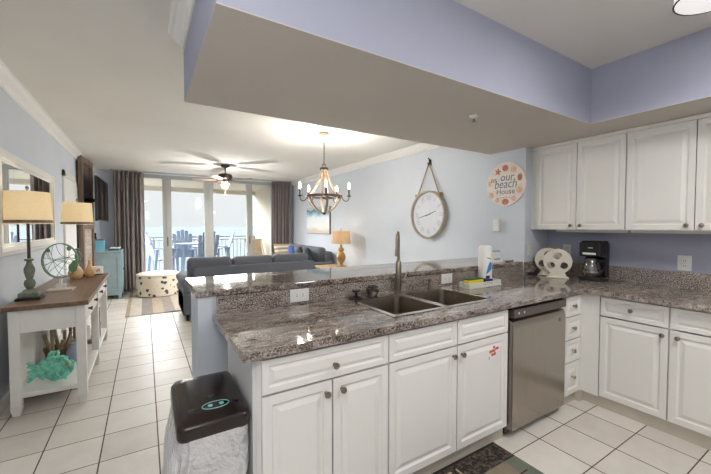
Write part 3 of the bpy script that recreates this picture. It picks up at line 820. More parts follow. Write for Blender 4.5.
# kitchen ceiling drum light
dl = thing('ceiling_light', 'white drum ceiling light with dark lower rim in the kitchen', 'ceiling light', (2.28, .495, CZ))
LX, LY = 2.28, .495
MB().lathe([(.0, 0), (.145, 0), (.145, -.12), (.14, -.124), (0, -.126)], (LX, LY, CZ - .001), 40).build('drum_shade', M['drum'], dl, smooth=True)
MB().tube([(LX + .146 * math.cos(a), LY + .146 * math.sin(a), CZ - .122) for a in [2 * PI * i / 40 for i in range(40)]], .004, 6, True).build('rim', M['bronze'], dl)
spk = thing('sprinkler_head', 'small metal sprinkler head under the soffit above the bar', 'sprinkler', (1.996, 1.632, SZ))
MB().lathe([(0, 0), (.034, 0), (.03, -.008), (.014, -.012), (.01, -.02), (0, -.02)], (1.996, 1.632, SZ - .0005), 18).build('escutcheon', M['plate'], spk, smooth=True)
MB().cyl((1.996, 1.632, SZ - .02), (1.996, 1.632, SZ - .04), .007, seg=8).cyl((1.996, 1.632, SZ - .04), (1.996, 1.632, SZ - .043), .018, seg=12).build('deflector', M['nickel'], spk)
# trash can
tc_ = thing('trash_can', 'steel trash can with dark domed sensor lid and white bag by the cabinet end', 'trash can', (.21, 1.54, 0))
bx0, bx1, by0, by1 = .085, .347, 1.345, 1.735
MB().loft([rrect(bx0 + .025, bx1 - .025, by0 + .03, by1 - .03, .06, 0), rrect(bx0 + .012, bx1 - .012, by0 + .015, by1 - .015, .06, .62)]).build('bin_body', M['steel'], tc_, smooth=True)
lid = [rrect(bx0 + .004, bx1 - .004, by0 + .004, by1 - .004, .03, .615), rrect(bx0, bx1, by0, by1, .03, .625), rrect(bx0, bx1, by0, by1, .03, .655)]
def tilt(r, hf, hb): return [(p[0], p[1], hf + (hb - hf) * (p[1] - by0) / (by1 - by0)) for p in r]
lid += [tilt(rrect(bx0 + .003, bx1 - .003, by0 + .003, by1 - .003, .03, 0), .664, .685), tilt(rrect(bx0 + .014, bx1 - .014, by0 + .014, by1 - .014, .026, 0), .672, .70), tilt(rrect(bx0 + .05, bx1 - .05, by0 + .06, by1 - .06, .02, 0), .682, .712)]
ld = MB().loft(lid).build('lid', M['brownplastic'], tc_, smooth=True)
def on_lid(u, v): return (bx0 + u * (bx1 - bx0), by0 + v * (by1 - by0), .682 + .03 * v - .0015)
c0 = on_lid(.55, .22)
ML = Matrix.Translation(c0) @ Matrix.Rotation(math.atan(.03 / .39), 4, 'X')
MB().lathe([(0, .0), (.05, .0), (.05, .003), (0, .003)], seg=28, sy=.5, M=ML).build('sensor_panel', M['blackg'], ld)
MB().tube([(.05 * math.cos(a), .025 * math.sin(a), .003) for a in [2 * PI * i / 28 for i in range(28)]], .0018, 6, True, M=ML).build('light_ring', M['teallight'], ld)
for u_ in (-.02, .022): MB().cyl((u_, 0, .002), (u_, 0, .005), .009, M=ML).build('button', M['teallight'], ld)
MB().ball(on_lid(.55, .40), .026, 1, .4, .25).build('sensor_eye', M['blackg'], ld, smooth=True)
for u_ in (.25, .82): MB().ball(on_lid(u_, .22), .02, 1, .4, .2).build('vent_slot', M['blackg'], ld, smooth=True)
N = 72; rings = []
rng = random.Random(3)
ph = [rng.random() * 6 for _ in range(6)]
for k in range(10):
    t = k / 9; zz = .618 - .36 * t
    base_r = rrect(bx0 + .004, bx1 - .006, by0 + .006, by1 - .006, .05, zz, n=17)
    cxm, cym = (bx0 + bx1) / 2, (by0 + by1) / 2
    rg = []
    for i, p in enumerate(base_r):
        a = i / len(base_r) * 2 * PI
        wv = .013 * t * math.sin(9 * a + ph[0] + 2 * t) +   .012 * t * math.sin(17 * a + ph[1]) + .004 * math.sin(5 * a + 6 * t + ph[2]) * t
        ox = (p[0] - cxm); oy = (p[1] - cym); L = math.hypot(ox, oy)
        lf = .5 - ox / .27          # 1 on the left side, 0 on the right
        fold = abs(math.sin(7 * a + ph[0] + 1.5 * t)) + .6 * abs(math.sin(13 * a + ph[1] - 2 * t)) - .8
        g = .004 + .018 * min(1, t * 3) + .035 * t * t * lf + .024 * fold * min(1, t * 2)
        if ox > .08: g = min(g, .007)
        g = max(g, .002)
        sag = t * (.17 * (1 - lf)) + .025 * t * math.sin(5 * a + ph[4]) + .02 * t * math.sin(2 * a + ph[3])
        rg.append((p[0] + ox / L * g, p[1] + oy / L * g, zz + sag))
    rings.append(rg)
MB().loft(rings, False, False).build('bag', M['bag'], tc_, smooth=True)
# kitchen mat
km = thing('kitchen_mat', 'dark banded kitchen mat with sage planks lying before the sink cabinet', 'mat', (1.45, 1.1, 0))
MB().box(1.0, 1.89, .86, 1.215, .0005, .008).build('plank_field', M['matplank'], km)
MB().box(1.0, 1.89, 1.215, 1.368, .0005, .0082).build('dark_band', M['matband'], km)
MB().box(1.0, 1.89, 1.352, 1.368, .0082, .0088).build('binding', M['blackm'], km)
for yy, xa, xb in ((1.1, 1.5, 1.84), (.98, 1.3, 1.7)): MB().box(xa, xb, yy, yy + .008, .008, .0086).build('plank_gap', M['blackm'], km)
lettering('F L', .12, M['tanprint'], parent=km, origin=(1.47, 1.24, .0085), udir=(1, 0, 0), vdir=(0, 1, 0), wdir=(0, 0, 1), thick=.0006, wid=.8)

# ================================================================== hall side: console and what stands on it
TZ = .82
cs = thing('console_table', 'long white console table with brown wooden top along the left wall', 'console table', (-.63, 4.28, 0))
A0, A1, B0, B1 = -.88, -.385, 3.36, 5.22
MB().box(A0, A1, B0, B1, TZ - .035, TZ, .004).build('tabletop', M['wooddk'], cs)
LEGS = [3.40, 4.255, 5.12]
for yy in LEGS:
    for xx in (A0 + .025, A1 - .085):
        lg = MB().box(xx, xx + .06, yy, yy + .06, .07, TZ - .035, .003)
        lg.loft([rrect(xx + .008, xx + .052, yy + .008, yy + .052, .004, 0), rrect(xx - .004, xx + .064, yy - .004, yy + .064, .004, .07)])
        lg.build('leg', M['console'], cs)
ap = MB().box(A0 + .085, A1 - .085, 3.415, 3.435, .61, TZ - .035).box(A0 + .085, A1 - .085, 5.145, 5.165, .61, TZ - .035).box(A0 + .03, A0 + .05, 3.46, 5.12, .61, TZ - .035)
ap.build('apron', M['console'], cs)
MB().box(A0 + .03, A0 + .04, 3.46, 5.12, .16, .61).build('back_panel', M['console'], cs)
for y0, y1 in ((3.465, 3.855), (3.86, 4.25), (4.32, 4.715), (4.72, 5.115)):
    dr = MB().box(A1 - .1, A1 - .035, y0, y1, .62, TZ - .04, .004).build('drawer', M['console'], cs)
    MB().lathe([(0, 0), (.01, 0), (.008, .012), (.017, .02), (.015, .028), (0, .03)], seg=12, M=Matrix.Translation((A1 - .035, (y0 + y1) / 2, .70)) @ Matrix.Rotation(PI / 2, 4, 'Y')).build('knob', M['bronze'], dr, smooth=True)
MB().box(A0 + .03, A1 - .03, 3.41, 5.17, .125, .16, .003).build('lower_shelf', M['console'], cs)
# buffet lamps
def lamp(label, loc):
    t = thing('buffet_lamp', label, 'lamp', loc, 0, 'buffet lamps on the console')
    MB().box(-.075, .075, -.075, .075, 0, .018, .003).build('base_plinth', M['blackm'], t, world=False)
    MB().box(-.062, .062, -.062, .062, .018, .06, .01).lathe([(.05, .06), (.04, .075), (.02, .085), (.03, .1), (.037, .125), (.03, .15), (.018, .16), (.024, .175), (.034, .22), (.034, .245), (.02, .28), (.015, .3), (.028, .31), (.03, .318), (.012, .325), (0, .325)], seg=20).build('turned_stem', M['sage'], t, smooth=True, world=False)
    MB().cyl((0, 0, .32), (0, 0, .66), .0105, seg=10).build('rod', M['bronze'], t, smooth=True, world=False)
    s = MB().lathe([(.150, .6), (.138, .85), (.136, .85), (.148, .6)], seg=40).build('shade', M['shade'], t, smooth=True, world=False)
    MB().lathe([(.1515, .606), (.1505, .628), (.149, .628), (.15, .606), (.1515, .606)], seg=40).build('shade_band', M['woodbrown'], s, world=False)
    MB().tube([(.137 * math.cos(a), .137 * math.sin(a), .835) for a in (0, PI)], .003, 6).build('harp_bar', M['nickel'], t, world=False)
    MB().lathe([(0, .85), (.006, .85), (.004, .865), (.013, .88), (.01, .895), (0, .902)], seg=10).cyl((0, 0, .66), (0, 0, .85), .003, seg=6).build('finial', M['nickel'], t, smooth=True, world=False)
    MB().ball((0, 0, .72), .03, 1, 1, 1.3, 12).build('bulb', M['glow'], t, smooth=True, world=False)
    point('lamp_bulb_light', (loc[0], loc[1], loc[2] + .72), 8, (1, .88, .68), .035)
    return t
lamp('buffet lamp with cream drum shade at the near end of the console', (-.785, 3.66, TZ))
lamp('buffet lamp with cream drum shade at the far end of the console', (-.665, 5.08, TZ))
# round wire sculpture
ws = thing('wire_sculpture', 'round green wire fish sculpture on a square stand beside the near lamp', 'sculpture', (-.655, 4.03, TZ), math.radians(-4))
b = MB()
RW, RZ, zc = .125, .155, .268
ell = lambda a, k=1.0, y=0: (RW * k * math.cos(a), y, zc + RZ * k * math.sin(a))
for k, yy in ((1, -.02), (1, .02), (1.0, 0)): b.tube([ell(2 * PI * i / 40, k, yy) for i in range(40)], .0042, 6, True)
b.build('hoop', M['verd'], ws, world=False, smooth=True)
b = MB()
rg = random.Random(5)
for s in range(11):
    a0 = rg.random() * 2 * PI; a1 = a0 + 2 + rg.random() * 2
    p0, p3 = ell(a0), ell(a1)
    p1 = ((rg.random() - .5) * .2, (rg.random() - .5) * .08, zc + (rg.random() - .5) * .24); p2 = ((rg.random() - .5) * .2, (rg.random() - .5) * .08, zc + (rg.random() - .5) * .24)
    b.tube(bez(p0, p1, p2, p3, 14), .002, 5)
b.build('wire_web', M['verd'], ws, world=False, smooth=True)
b = MB()
for a, k, r in ((-.55, .82, .035), (.95, .86, .018), (-.25, .85, .028), (2.4, .9, .015)):
    p = ell(a, k); MB().ball(p, r, 1, .15, 1.2, 10).build('leaf_piece', M['leafg'], ws, world=False, smooth=True)

MB().box(-.006, .006, -.02, .02, .015, .115).box(-.035, .035, -.006, .006, .015, .06).build('post', M['plate'], ws, world=False)
MB().box(-.095, .095, -.07, .07, 0, .015, .003).build('stand', M['plank'], ws, world=False)
# shells, mug
sh = thing('shell_vase', 'tan glazed shell vase on the console in front of the far lamp', 'vase', (-.655, 4.80, TZ))
MB().lathe([(0, 0), (.04, 0), (.065, .03), (.07, .07), (.05, .12), (.03, .145), (.036, .165), (.03, .165), (.024, .145), (0, .14)], (-.655, 4.80, TZ), 18).build('body', M['shell'], sh, smooth=True)
tag(MB().lathe([(0, 0), (.03, 0), (.055, .03), (.055, .06), (.035, .1), (.02, .13), (.012, .19), (0, .195)], (-.545, 4.92, TZ), 16).build('bottle_vase', M['shell'], loc=(-.545, 4.92, TZ), smooth=True), 'slim tan bottle vase behind the glazed shell vase on the console', 'vase')
cj = thing('candle_jar', 'squat white candle jar with dark foot at the far corner of the console', 'candle', (-.49, 5.10, TZ))
MB().cyl((-.49, 5.10, TZ), (-.49, 5.10, TZ + .012), .05, seg=24).build('foot', M['blackm'], cj)
jr = MB().lathe([(0, .0125), (.054, .0125), (.056, .02), (.056, .095), (.052, .1), (.048, .095), (.048, .03), (0, .03)], (-.49, 5.10, TZ), 24).build('jar', M['paper'], cj, smooth=True)
patch(MB(), math.radians(-140), math.radians(-60), lambda t: TZ + .04, lambda t: TZ + .07 + .01 * math.sin(t * 9), .056, (-.49, 5.10)).build('print', M['shell'], jr)
# aqua fish on lower shelf
fs_ = thing('driftwood_fish', 'aqua painted driftwood fish standing on the lower shelf of the console', 'sculpture', (-.635, 3.56, .16))
b = MB(); rg = random.Random(11)
fcx, fcz = -.625, .268
b.ball((fcx, 3.56, fcz), .08, 1.15, .25, 1, 14)
for i in range(26):
    a = i / 26 * 2 * PI; R1 = .095 * (.35 + .65 * ((i * 7) % 26) / 26)
    pts = []
    for k in range(6):
        t = a + k * .28; pts.append((fcx + R1 * 1.2 * math.cos(t), 3.56 + (rg.random() - .5) * .05, fcz + R1 * 1.08 * math.sin(t)))
    b.tube(pts, .011, 6)
b.build('body', M['aqua'], fs_, smooth=True)
b = MB()
for dz, k in ((.05, 0), (.03, 1), (0, 2), (-.03, 3), (-.055, 4)): b.tube([(fcx - .09, 3.56, fcz + dz * .2), (fcx - .13, 3.555, fcz + dz * .8), (fcx - .165, 3.56, fcz + dz * 1.5)], .013, 6)
b.build('tail', M['aqua'], fs_, smooth=True)
b = MB()
for xx in (-.035, -.01, .018): b.tube([(fcx + xx - .01, 3.56, fcz + .07), (fcx + xx, 3.56, fcz + .115), (fcx + xx * .6, 3.562, fcz + .135)], .012, 6)
b.build('fin', M['aqua'], fs_, smooth=True)
MB().ball((fcx + .085, 3.53, fcz + .02), .014).build('eye', M['shell'], fs_, smooth=True)
for xx in (-.005, .06): MB().cyl((fcx + xx, 3.56, .1605), (fcx + xx - .008, 3.56, .21), .009, .008, 8).build('leg', M['aqua'], fs_)
# other things on the lower shelf
ln = thing('wooden_lantern', 'brown wooden frame lantern with a pale candle on the console shelf', 'lantern', (-.56, 4.62, .16))
lx0, lx1, ly0, ly1 = -.68, -.44, 4.50, 4.74
b = MB()
for xx in (lx0, lx1 - .022):
    for yy in (ly0, ly1 - .022): b.box(xx, xx + .022, yy, yy + .022, .185, .47)
b.box(lx0, lx1, ly0, ly1, .16, .185).box(lx0, lx1, ly0, ly1, .47, .495)
b.build('frame', M['woodbrown'], ln)
MB().lathe([(0, .0255), (.045, .0255), (.045, .16), (.04, .165), (0, .162)], (-.56, 4.62, .16), 20).build('candle', M['paper'], ln, smooth=True)
drf = thing('shell_bowl', 'basket of driftwood and shells behind the aqua fish on the shelf', 'basket', (-.70, 4.12, .16))
MB().lathe([(0, 0), (.08, 0), (.11, .12), (.10, .12), (.075, .01), (0, .01)], (-.70, 4.12, .16), 20).build('basket', M['woodbrown'], drf, smooth=True)
b = MB()
for i in range(8):
    a = i * .8; b.tube([(-.70 + .05 * math.cos(a), 4.12 + .05 * math.sin(a), .2), (-.70 + .1 * math.cos(a + .4), 4.12 + .08 * math.sin(a + .4), .36 + .05 * (i % 3))], .014, 6)
b.build('driftwood', M['woodgrey'], drf, smooth=True)
tag(MB().lathe([(0, 0), (.035, 0), (.055, .04), (.06, .09), (.04, .14), (.03, .16), (.035, .17), (0, .17)], (-.57, 4.0, .16), 16).build('blue_jar', mat('grey_blue_glaze', s2l(150, 158, 178), .3), loc=(-.57, 4.0, .16), smooth=True), 'small grey blue jar behind the aqua fish on the shelf', 'jar')
# mirror
mr = thing('wall_mirror', 'wide white framed mirror on the left wall above the console', 'mirror', (-.94, 4.45, 1.17))
my0, my1, mz0, mz1 = 3.50, 5.36, 1.165, 1.995
def framebox(mb, y0, y1, z0, z1, w_, x0, x1, r=.006):
    mb.box(x0, x1, y0, y1, z0, z0 + w_, r).box(x0, x1, y0, y1, z1 - w_, z1, r).box(x0, x1, y0, y0 + w_, z0 + w_, z1 - w_, r).box(x0, x1, y1 - w_, y1, z0 + w_, z1 - w_, r)
    return mb
fb = framebox(MB(), my0, my1, mz0, mz1, .10, -.9395, -.912)
framebox(fb, my0 + .03, my1 - .03, mz0 + .03, mz1 - .03, .045, -.915, -.90)
fb.build('frame', M['console'], mr)
MB().box(-.9395, -.918, my0 + .095, my1 - .095, mz0 + .095, mz1 - .095).build('mirror_glass', M['mirror'], mr)
# tall brown framed panel, slightly ajar from the wall
bp = thing('framed_panel', 'tall brown wooden framed panel leaning by the left wall next to the television', 'panel', (-.91, 7.12, 0), math.radians(-4.5))
b = MB()
L = .80; T = .03
for y0, y1, z0, z1 in ((0, .09, 0, 2.56), (L - .09, L, 0, 2.56), (.09, L - .09, 2.46, 2.56), (.09, L - .09, 1.35, 1.44), (.09, L - .09, 0, .1)):
    b.box(-.0, .055, y0, y1, z0, z1, .004)
b.build('frame', M['woodbrown'], bp, world=False)
MB().box(.005, .03, .09, L - .09, 1.44, 2.46).build('dark_glass', mat('smoked_glass', s2l(104, 90, 80), .15), bp, world=False)
b = MB()
for k in range(9): b.box(.005, .028, .09, L - .09, .1 + k * .139, .1 + k * .139 + .132)
b.build('plank_panel', M['plank'], bp, world=False)
# television on wall arm
tv = thing('television', 'flat black television angled on an arm by the left curtain', 'television', (-.655, 7.75, 1.87), math.radians(-2.5))
MB().box(-.02, .02, -.62, .62, -.38, .38, .006).build('housing', M['black'], tv, world=False)
MB().box(.02, .0215, -.605, .605, -.362, .365).build('screen', M['blackg'], tv, world=False)
MB().box(-.27, -.02, -.02, .02, -.03, .03).build('wall_arm', M['blackm'], tv, world=False)
# teal cabinet
tl = thing('teal_cabinet', 'distressed teal cabinet by the left curtain with a door on its side', 'cabinet', (-.65, 8.25, 0))
q0, q1, r0, r1, hz = -.87, -.40, 7.93, 8.62, .93
b = MB().box(q0, q1, r0, r1, .08, hz - .03)
for xx in (q0, q1 - .05):
    for yy in (r0, r1 - .05): b.box(xx, xx + .05, yy, yy + .05, 0, .08)
b.build('carcass', M['teal'], tl)
MB().box(q0 - .02, q1 + .02, r0 - .02, r1 + .02, hz - .03, hz, .006).build('top', M['teal'], tl)
framebox(MB(), 0, 1, 0, 1, .1, 0, 1).bm.free()
b = MB()
for a, c, e_, g in ((q0 + .01, q0 + .06, .12, .88), (q1 - .06, q1 - .01, .12, .88), (q0 + .06, q1 - .06, .81, .88), (q0 + .06, q1 - .06, .12, .19)): b.box(a, c, r0 - .01, r0, e_, g, .003)
b.build('side_frame', M['teal'], tl)
for a, c in ((r0 + .03, r0 + .335), (r0 + .345, r1 - .03)):
    dd = framebox(MB(), a, c, .12, .88, .06, q1, q1 + .018, .003).box(q1, q1 + .008, a + .06, c - .06, .18, .82).build('door', M['teal'], tl)
    MB().ball((q1 + .028, (a + c) / 2 + (.1 if a < 8.1 else -.1), .55), .013).build('knob', M['bronze'], dd, smooth=True)
bxo = thing('aqua_box', 'aqua storage box with dark lid standing on the teal cabinet', 'box', (-.73, 8.1, hz))
MB().box(-.80, -.66, 8.02, 8.16, hz, hz + .2, .004).build('body', M['aquab'], bxo)
MB().box(-.805, -.655, 8.015, 8.165, hz + .2, hz + .225, .004).build('lid', M['slate'], bxo)
tag(MB().box(-.60, -.43, 8.05, 8.35, hz + .0005, hz + .035, .004).build('book', mat('navy_teal_cover', s2l(56, 96, 120), .5), loc=(-.5, 8.2, hz)), 'dark teal book lying flat on the teal cabinet', 'book')
tag(MB().box(-.58, -.42, 8.06, 8.38, hz + .0355, hz + .055, .004).build('book', M['paper'], loc=(-.5, 8.2, hz + .035)), 'pale thin book on top of the dark teal book', 'book')
for xx, lb in ((-.80, 'slim dark plant stem in a pot'),):
    vs_ = thing('dark_vase', 'slim black vase behind the aqua box on the teal cabinet', 'vase', (-.82, 8.25, hz))
    MB().lathe([(0, 0), (.03, 0), (.045, .06), (.03, .2), (.016, .3), (.02, .34), (0, .34)], (-.82, 8.28, hz), 14).build('body', M['blackm'], vs_, smooth=True)

# ================================================================== living room
def curtain(name, label, x0, x1, y, seed):
    rg = random.Random(seed)
    nx, nz = 120, 14; n = 7 + seed % 2
    b = bmesh.new(); V = []
    for j in range(nz + 1):
        t = j / nz; row = []; zz = .03 + 2.535 * t
        for i in range(nx + 1):
            s = i / nx
            amp = .045 + .02 * (1 - t)
            xx = x0 + (x1 - x0) * s + .012 * math.sin(6 * s * PI + 2 * t)
            if 2.2 < zz < 2.48 and False: pass
            yy = y + amp * math.sin(2 * PI * n * s + .5 * math.sin(3 * t) + seed) + .012 * math.sin(2 * PI * n * 2.3 * s + 3 * t)
            row.append(b.verts.new((xx, yy, zz)))
        V.append(row)
    for j in range(nz):
        for i in range(nx): b.faces.new((V[j][i], V[j][i + 1], V[j + 1][i + 1], V[j + 1][i]))
    t = thing(name, label, 'curtain', ((x0 + x1) / 2, y, .03))
    o = MB().merge(b).build('panel', M['curtain'], t, smooth=True)
    md = o.modifiers.new('thick', 'SOLIDIFY'); md.thickness = .006
    for k in range(n): MB().cyl((x0 + (k + .5) * (x1 - x0) / n, y - .05, 2.50), (x0 + (k + .5) * (x1 - x0) / n, y - .045, 2.565), .012, seg=8).build('pleat_tie', M['curtain'], t)
    return t
curtain('curtain', 'taupe pleated curtain on the left of the sliding doors beside the teal cabinet', -.56, -.01, 8.76, 2)
curtain('curtain', 'taupe pleated curtain on the right of the sliding doors', 2.82, 3.32, 8.76, 5)
rd = thing('curtain_rail', 'thin white curtain rail along the ceiling above the sliding doors', 'curtain rail', (1.4, 8.8, 2.575))
MB().box(-.6, 3.36, 8.74, 8.78, 2.572, 2.594).build('rail', M['alu'], rd)
# ottoman
ot = thing('ottoman', 'round cream ottoman printed with dark sea creatures by the sliding doors', 'ottoman', (.22, 8.03, 0))
MB().lathe([(0, .02), (.375, .02), (.385, .03), (.385, .40), (.375, .41), (0, .41)], (.22, 8.03, 0), 48).build('body', M['printed'], ot, smooth=True)
MB().lathe([(0, .411), (.375, .411), (.39, .42), (.387, .44), (.35, .458), (0, .465)], (.22, 8.03, 0), 48).build('lid', M['ivory'], ot, smooth=True)
for a in (.7, 2.3, 3.9, 5.4): MB().cyl((.22 + .3 * math.cos(a), 8.03 + .3 * math.sin(a), .011), (.22 + .3 * math.cos(a), 8.03 + .3 * math.sin(a), .02), .025, seg=10).build('foot', M['blackm'], ot)
rugo = MB().box(-.28, 2.75, 6.27, 8.55, .0005, .01)
tag(rugo.build('striped_rug', M['rug'], loc=(1.2, 7.4, 0)), 'large striped tan and grey rug under the ottoman and sofa', 'rug')
# sofa with its back to the bar
sf = thing('sofa', 'dark grey sofa with its back toward the bar', 'sofa', (1.55, 5.9, 0))
s0, s1, t0, t1 = .44, 2.56, 5.45, 6.40
MB().box(s0 + .02, s1 - .02, t0 + .02, t1 - .02, .1, .42, .03).build('seat_base', M['sofa'], sf)
MB().box(s0 + .16, s1 - .02, t0, t0 + .14, .3, .795, .025, 3).build('backrest', M['sofa'], sf)
for xx in (s0, s1 - .2):
    arm = MB().prism([(xx + .02, .1), (xx + .18, .1), (xx + .18, .5)] + [(xx + .1 + .11 * math.cos(a), .56 + .09 * math.sin(a)) for a in [-.5 + i * (PI + 1) / 10 for i in range(11)]] + [(xx + .02, .5)], t0 + .05, t1, 'y')
    arm.build('armrest', M['sofa'], sf, smooth=True)
wd = (s1 - .05 - (s0 + .12)) / 3
for k in range(3):
    a = s0 + .09 + k * wd
    MB().box(a, a + wd - .008, t0 + .10, t0 + .32, .46, .925 - .008 * (k % 2), .075, 5).build('back_cushion', M['sofa'], sf, smooth=True)
    MB().box(a + .05, a + wd + .03, t0 + .33, t1, .42, .52, .04, 4).build('seat_cushion', M['sofa'], sf, smooth=True)
for xx in (s0 + .06, s1 - .1):
    for yy in (t0 + .05, t1 - .1): MB().cyl((xx + .02, yy + .02, .011), (xx + .02, yy + .02, .1), .018, .025, 10).build('leg', M['blackm'], sf)
# loveseat along the right wall
ls = thing('loveseat', 'dark grey loveseat against the right living room wall', 'loveseat', (3.0, 7.4, 0))
MB().box(2.62, 3.40, 6.42, 8.42, .08, .42, .03).build('seat_base', M['sofa'], ls)
MB().box(3.24, 3.42, 6.42, 8.42, .3, .86, .05, 4).build('backrest', M['sofa'], ls, smooth=True)
for a, c in ((6.30, 6.48), (8.36, 8.54)): MB().box(2.62, 3.40, a, c, .08, .66, .06, 4).build('armrest', M['sofa'], ls, smooth=True)
for a, c in ((6.5, 7.42), (7.43, 8.35)):
    MB().box(2.60, 3.2, a, c, .42, .54, .04, 4).build('seat_cushion', M['sofa'], ls, smooth=True)
    MB().box(3.10, 3.30, a, c, .54, .95, .07, 5).build('back_cushion', M['sofa'], ls, smooth=True)
for xx in (2.68, 3.34):
    for yy in (6.36, 8.48): MB().cyl((xx, yy, .0), (xx, yy, .08), .02, .025, 10).build('leg', M['blackm'], ls)
def pillow(name, label, loc, w_, h_, rz, rx, m):
    b = bmesh.new(); n = 12
    for s in (-1, 1):
        g = [[None] * (n + 1) for _ in range(n + 1)]
        for i in range(n + 1):
            for j in range(n + 1):
                u, v = 2 * i / n - 1, 2 * j / n - 1
                th = .075 * ((1 - u**4) * (1 - v**4)) ** .6
                k = 1 - .05 * (1 - abs(u) ** 2) * (abs(v) ** 3) ; k2 = 1 - .05 * (1 - abs(v) ** 2) * (abs(u) ** 3)
                g[i][j] = b.verts.new((u * w_ / 2 * k2, s * th, v * h_ / 2 * k))
        for i in range(n):
            for j in range(n): b.faces.new((g[i][j], g[i + 1][j], g[i + 1][j + 1], g[i][j + 1]))
    bmesh.ops.remove_doubles(b, verts=b.verts, dist=.0005)
    o = MB().merge(b).build(name, m, smooth=True)
    o.location = loc; o.rotation_euler = (rx, 0, rz)
    tag(o, label, 'pillow', 'throw pillows on the loveseat')
    return o
pillow('throw_pillow', 'cream striped throw pillow at the far end of the loveseat', (2.93, 8.16, .76), .48, .42, .1, -.25, M['stripepillow'])
pillow('throw_pillow', 'small blue throw pillow beside the striped pillow', (3.10, 7.86, .765), .36, .34, .5, -.2, M['bluef'])
pillow('throw_pillow', 'charcoal throw pillow leaning on the loveseat, nearest the gold lamp', (2.94, 6.66, .77), .44, .42, 1.3, -.28, M['sofad'])
pillow('throw_pillow', 'charcoal throw pillow leaning on the loveseat, second from the gold lamp', (2.94, 7.12, .77), .44, .42, 1.42, -.28, M['sofad'])
# end table and gold lamp
et = thing('end_table', 'light tan wooden end table between the sofa and the loveseat', 'table', (3.13, 5.85, 0))
MB().box(2.87, 3.40, 5.50, 6.24, .585, .615, .004).build('tabletop', M['woodtan'], et)
for xx in (2.9, 3.32):
    for yy in (5.53, 6.16): MB().box(xx, xx + .05, yy, yy + .05, 0, .585).build('leg', M['woodtan'], et)
MB().box(2.92, 3.35, 5.55, 6.19, .15, .175).build('lower_shelf', M['woodtan'], et)
gl = thing('table_lamp', 'table lamp with turned gold base and tan shade on the end table', 'lamp', (3.2, 5.70, .615))
gx, gy, gz = 3.2, 5.70, .615
MB().box(gx - .075, gx + .075, gy - .075, gy + .075, gz, gz + .03, .005).lathe([(.05, .03), (.04, .05), (.03, .07), (.06, .11), (.085, .16), (.09, .2), (.075, .25), (.05, .28), (.04, .3), (.06, .33), (.05, .36), (.025, .38), (.02, .43), (0, .43)], (gx, gy, gz), 20).build('turned_base', M['gold'], gl, smooth=True)
MB().lathe([(.185, .45), (.165, .70), (.163, .70), (.183, .45)], (gx, gy, gz), 36).build('shade', M['shade2'], gl, smooth=True)
MB().cyl((gx, gy, gz + .43), (gx, gy, gz + .72), .004, seg=6).ball((gx, gy, gz + .73), .012).build('finial', M['nickel'], gl, smooth=True)
MB().tube([(gx + .164 * math.cos(a), gy + .164 * math.sin(a), gz + .69) for a in (0, PI)], .003, 6).build('harp_bar', M['nickel'], gl)
MB().ball((gx, gy, gz + .57), .03).build('bulb', M['glow'], gl, smooth=True)
point('gold_lamp_light', (gx, gy, gz + .575), 5, (1, .85, .66), .035)
# painting
pn = thing('beach_painting', 'pale beach painting on canvas above the loveseat', 'painting', (3.47, 7.24, 1.53))
MB().box(3.432, 3.469, 6.64, 7.85, 1.235, 1.835).build('canvas', M['painting'], pn)
framebox(MB(), 6.634, 7.856, 1.229, 1.841, .006, 3.436, 3.469, .001).build('frame', M['woodbrown'], pn)
# chandelier
CX, CY = 1.975, 3.96
ch = thing('chandelier', 'wooden stave chandelier with candle bulbs hanging from a chain', 'chandelier', (CX, CY, CZ))
MB().lathe([(0, 0), (.065, 0), (.065, -.02), (.02, -.03), (0, -.03)], (CX, CY, CZ - .0005), 24).build('canopy', M['woodgrey'], ch, smooth=True)
b = MB()
zz = CZ - .03; k = 0
while zz > 2.19:
    a = (PI / 2) * (k % 2)
    b.tube([(CX + .009 * math.cos(t) * math.cos(a), CY + .009 * math.cos(t) * math.sin(a), zz - .014 + .017 * math.sin(t)) for t in [2 * PI * i / 10 for i in range(10)]], .0022, 5, True)
    zz -= .026; k += 1
b.build('chain', M['bronze'], ch)
MB().tube([(CX + .028 * math.cos(t), CY, 2.175 + .028 * math.sin(t)) for t in [2 * PI * i / 16 for i in range(16)]], .005, 6, True).cyl((CX, CY, 2.125), (CX, CY, 2.15), .055, seg=20).build('top_cap', M['bronze'], ch, smooth=True)
ns = 6
for i in range(ns):
    a = 2 * PI * i / ns + .25
    ca_, sa = math.cos(a), math.sin(a)
    pr = bez((.035, 0, 2.13), (.05, 0, 2.0), (.10, 0, 1.90), (.228, 0, 1.785), 10) + bez((.228, 0, 1.785), (.20, 0, 1.66), (.10, 0, 1.59), (.02, 0, 1.575), 10)[1:]
    rings = []
    for j, p in enumerate(pr):
        q = pr[min(j + 1, len(pr) - 1)] - pr[max(j - 1, 0)]; q.normalize(); nrm = Vector((-q.z, 0, q.x))
        hw, ht = .014, .005
        rg = []
        for s, u in ((-1, -1), (1, -1), (1, 1), (-1, 1)):
            pp = p + nrm * ht * u
            rg.append((CX + pp.x * ca_ - s * hw * sa, CY + pp.x * sa + s * hw * ca_, pp.z))
        rings.append(rg)
    MB().loft(rings).build('stave', M['woodgrey'], ch)
rr_ = MB().lathe([(.226, -.016), (.236, -.016), (.236, .016), (.226, .016), (.226, -.016)], (CX, CY, 1.785), 40)
rr_.build('hoop', M['bronze'], ch)
MB().lathe([(0, -.03), (.012, -.025), (.03, -.008), (.03, .008), (0, .012)], (CX, CY, 1.575), 16).build('bottom_cap', M['bronze'], ch, smooth=True)
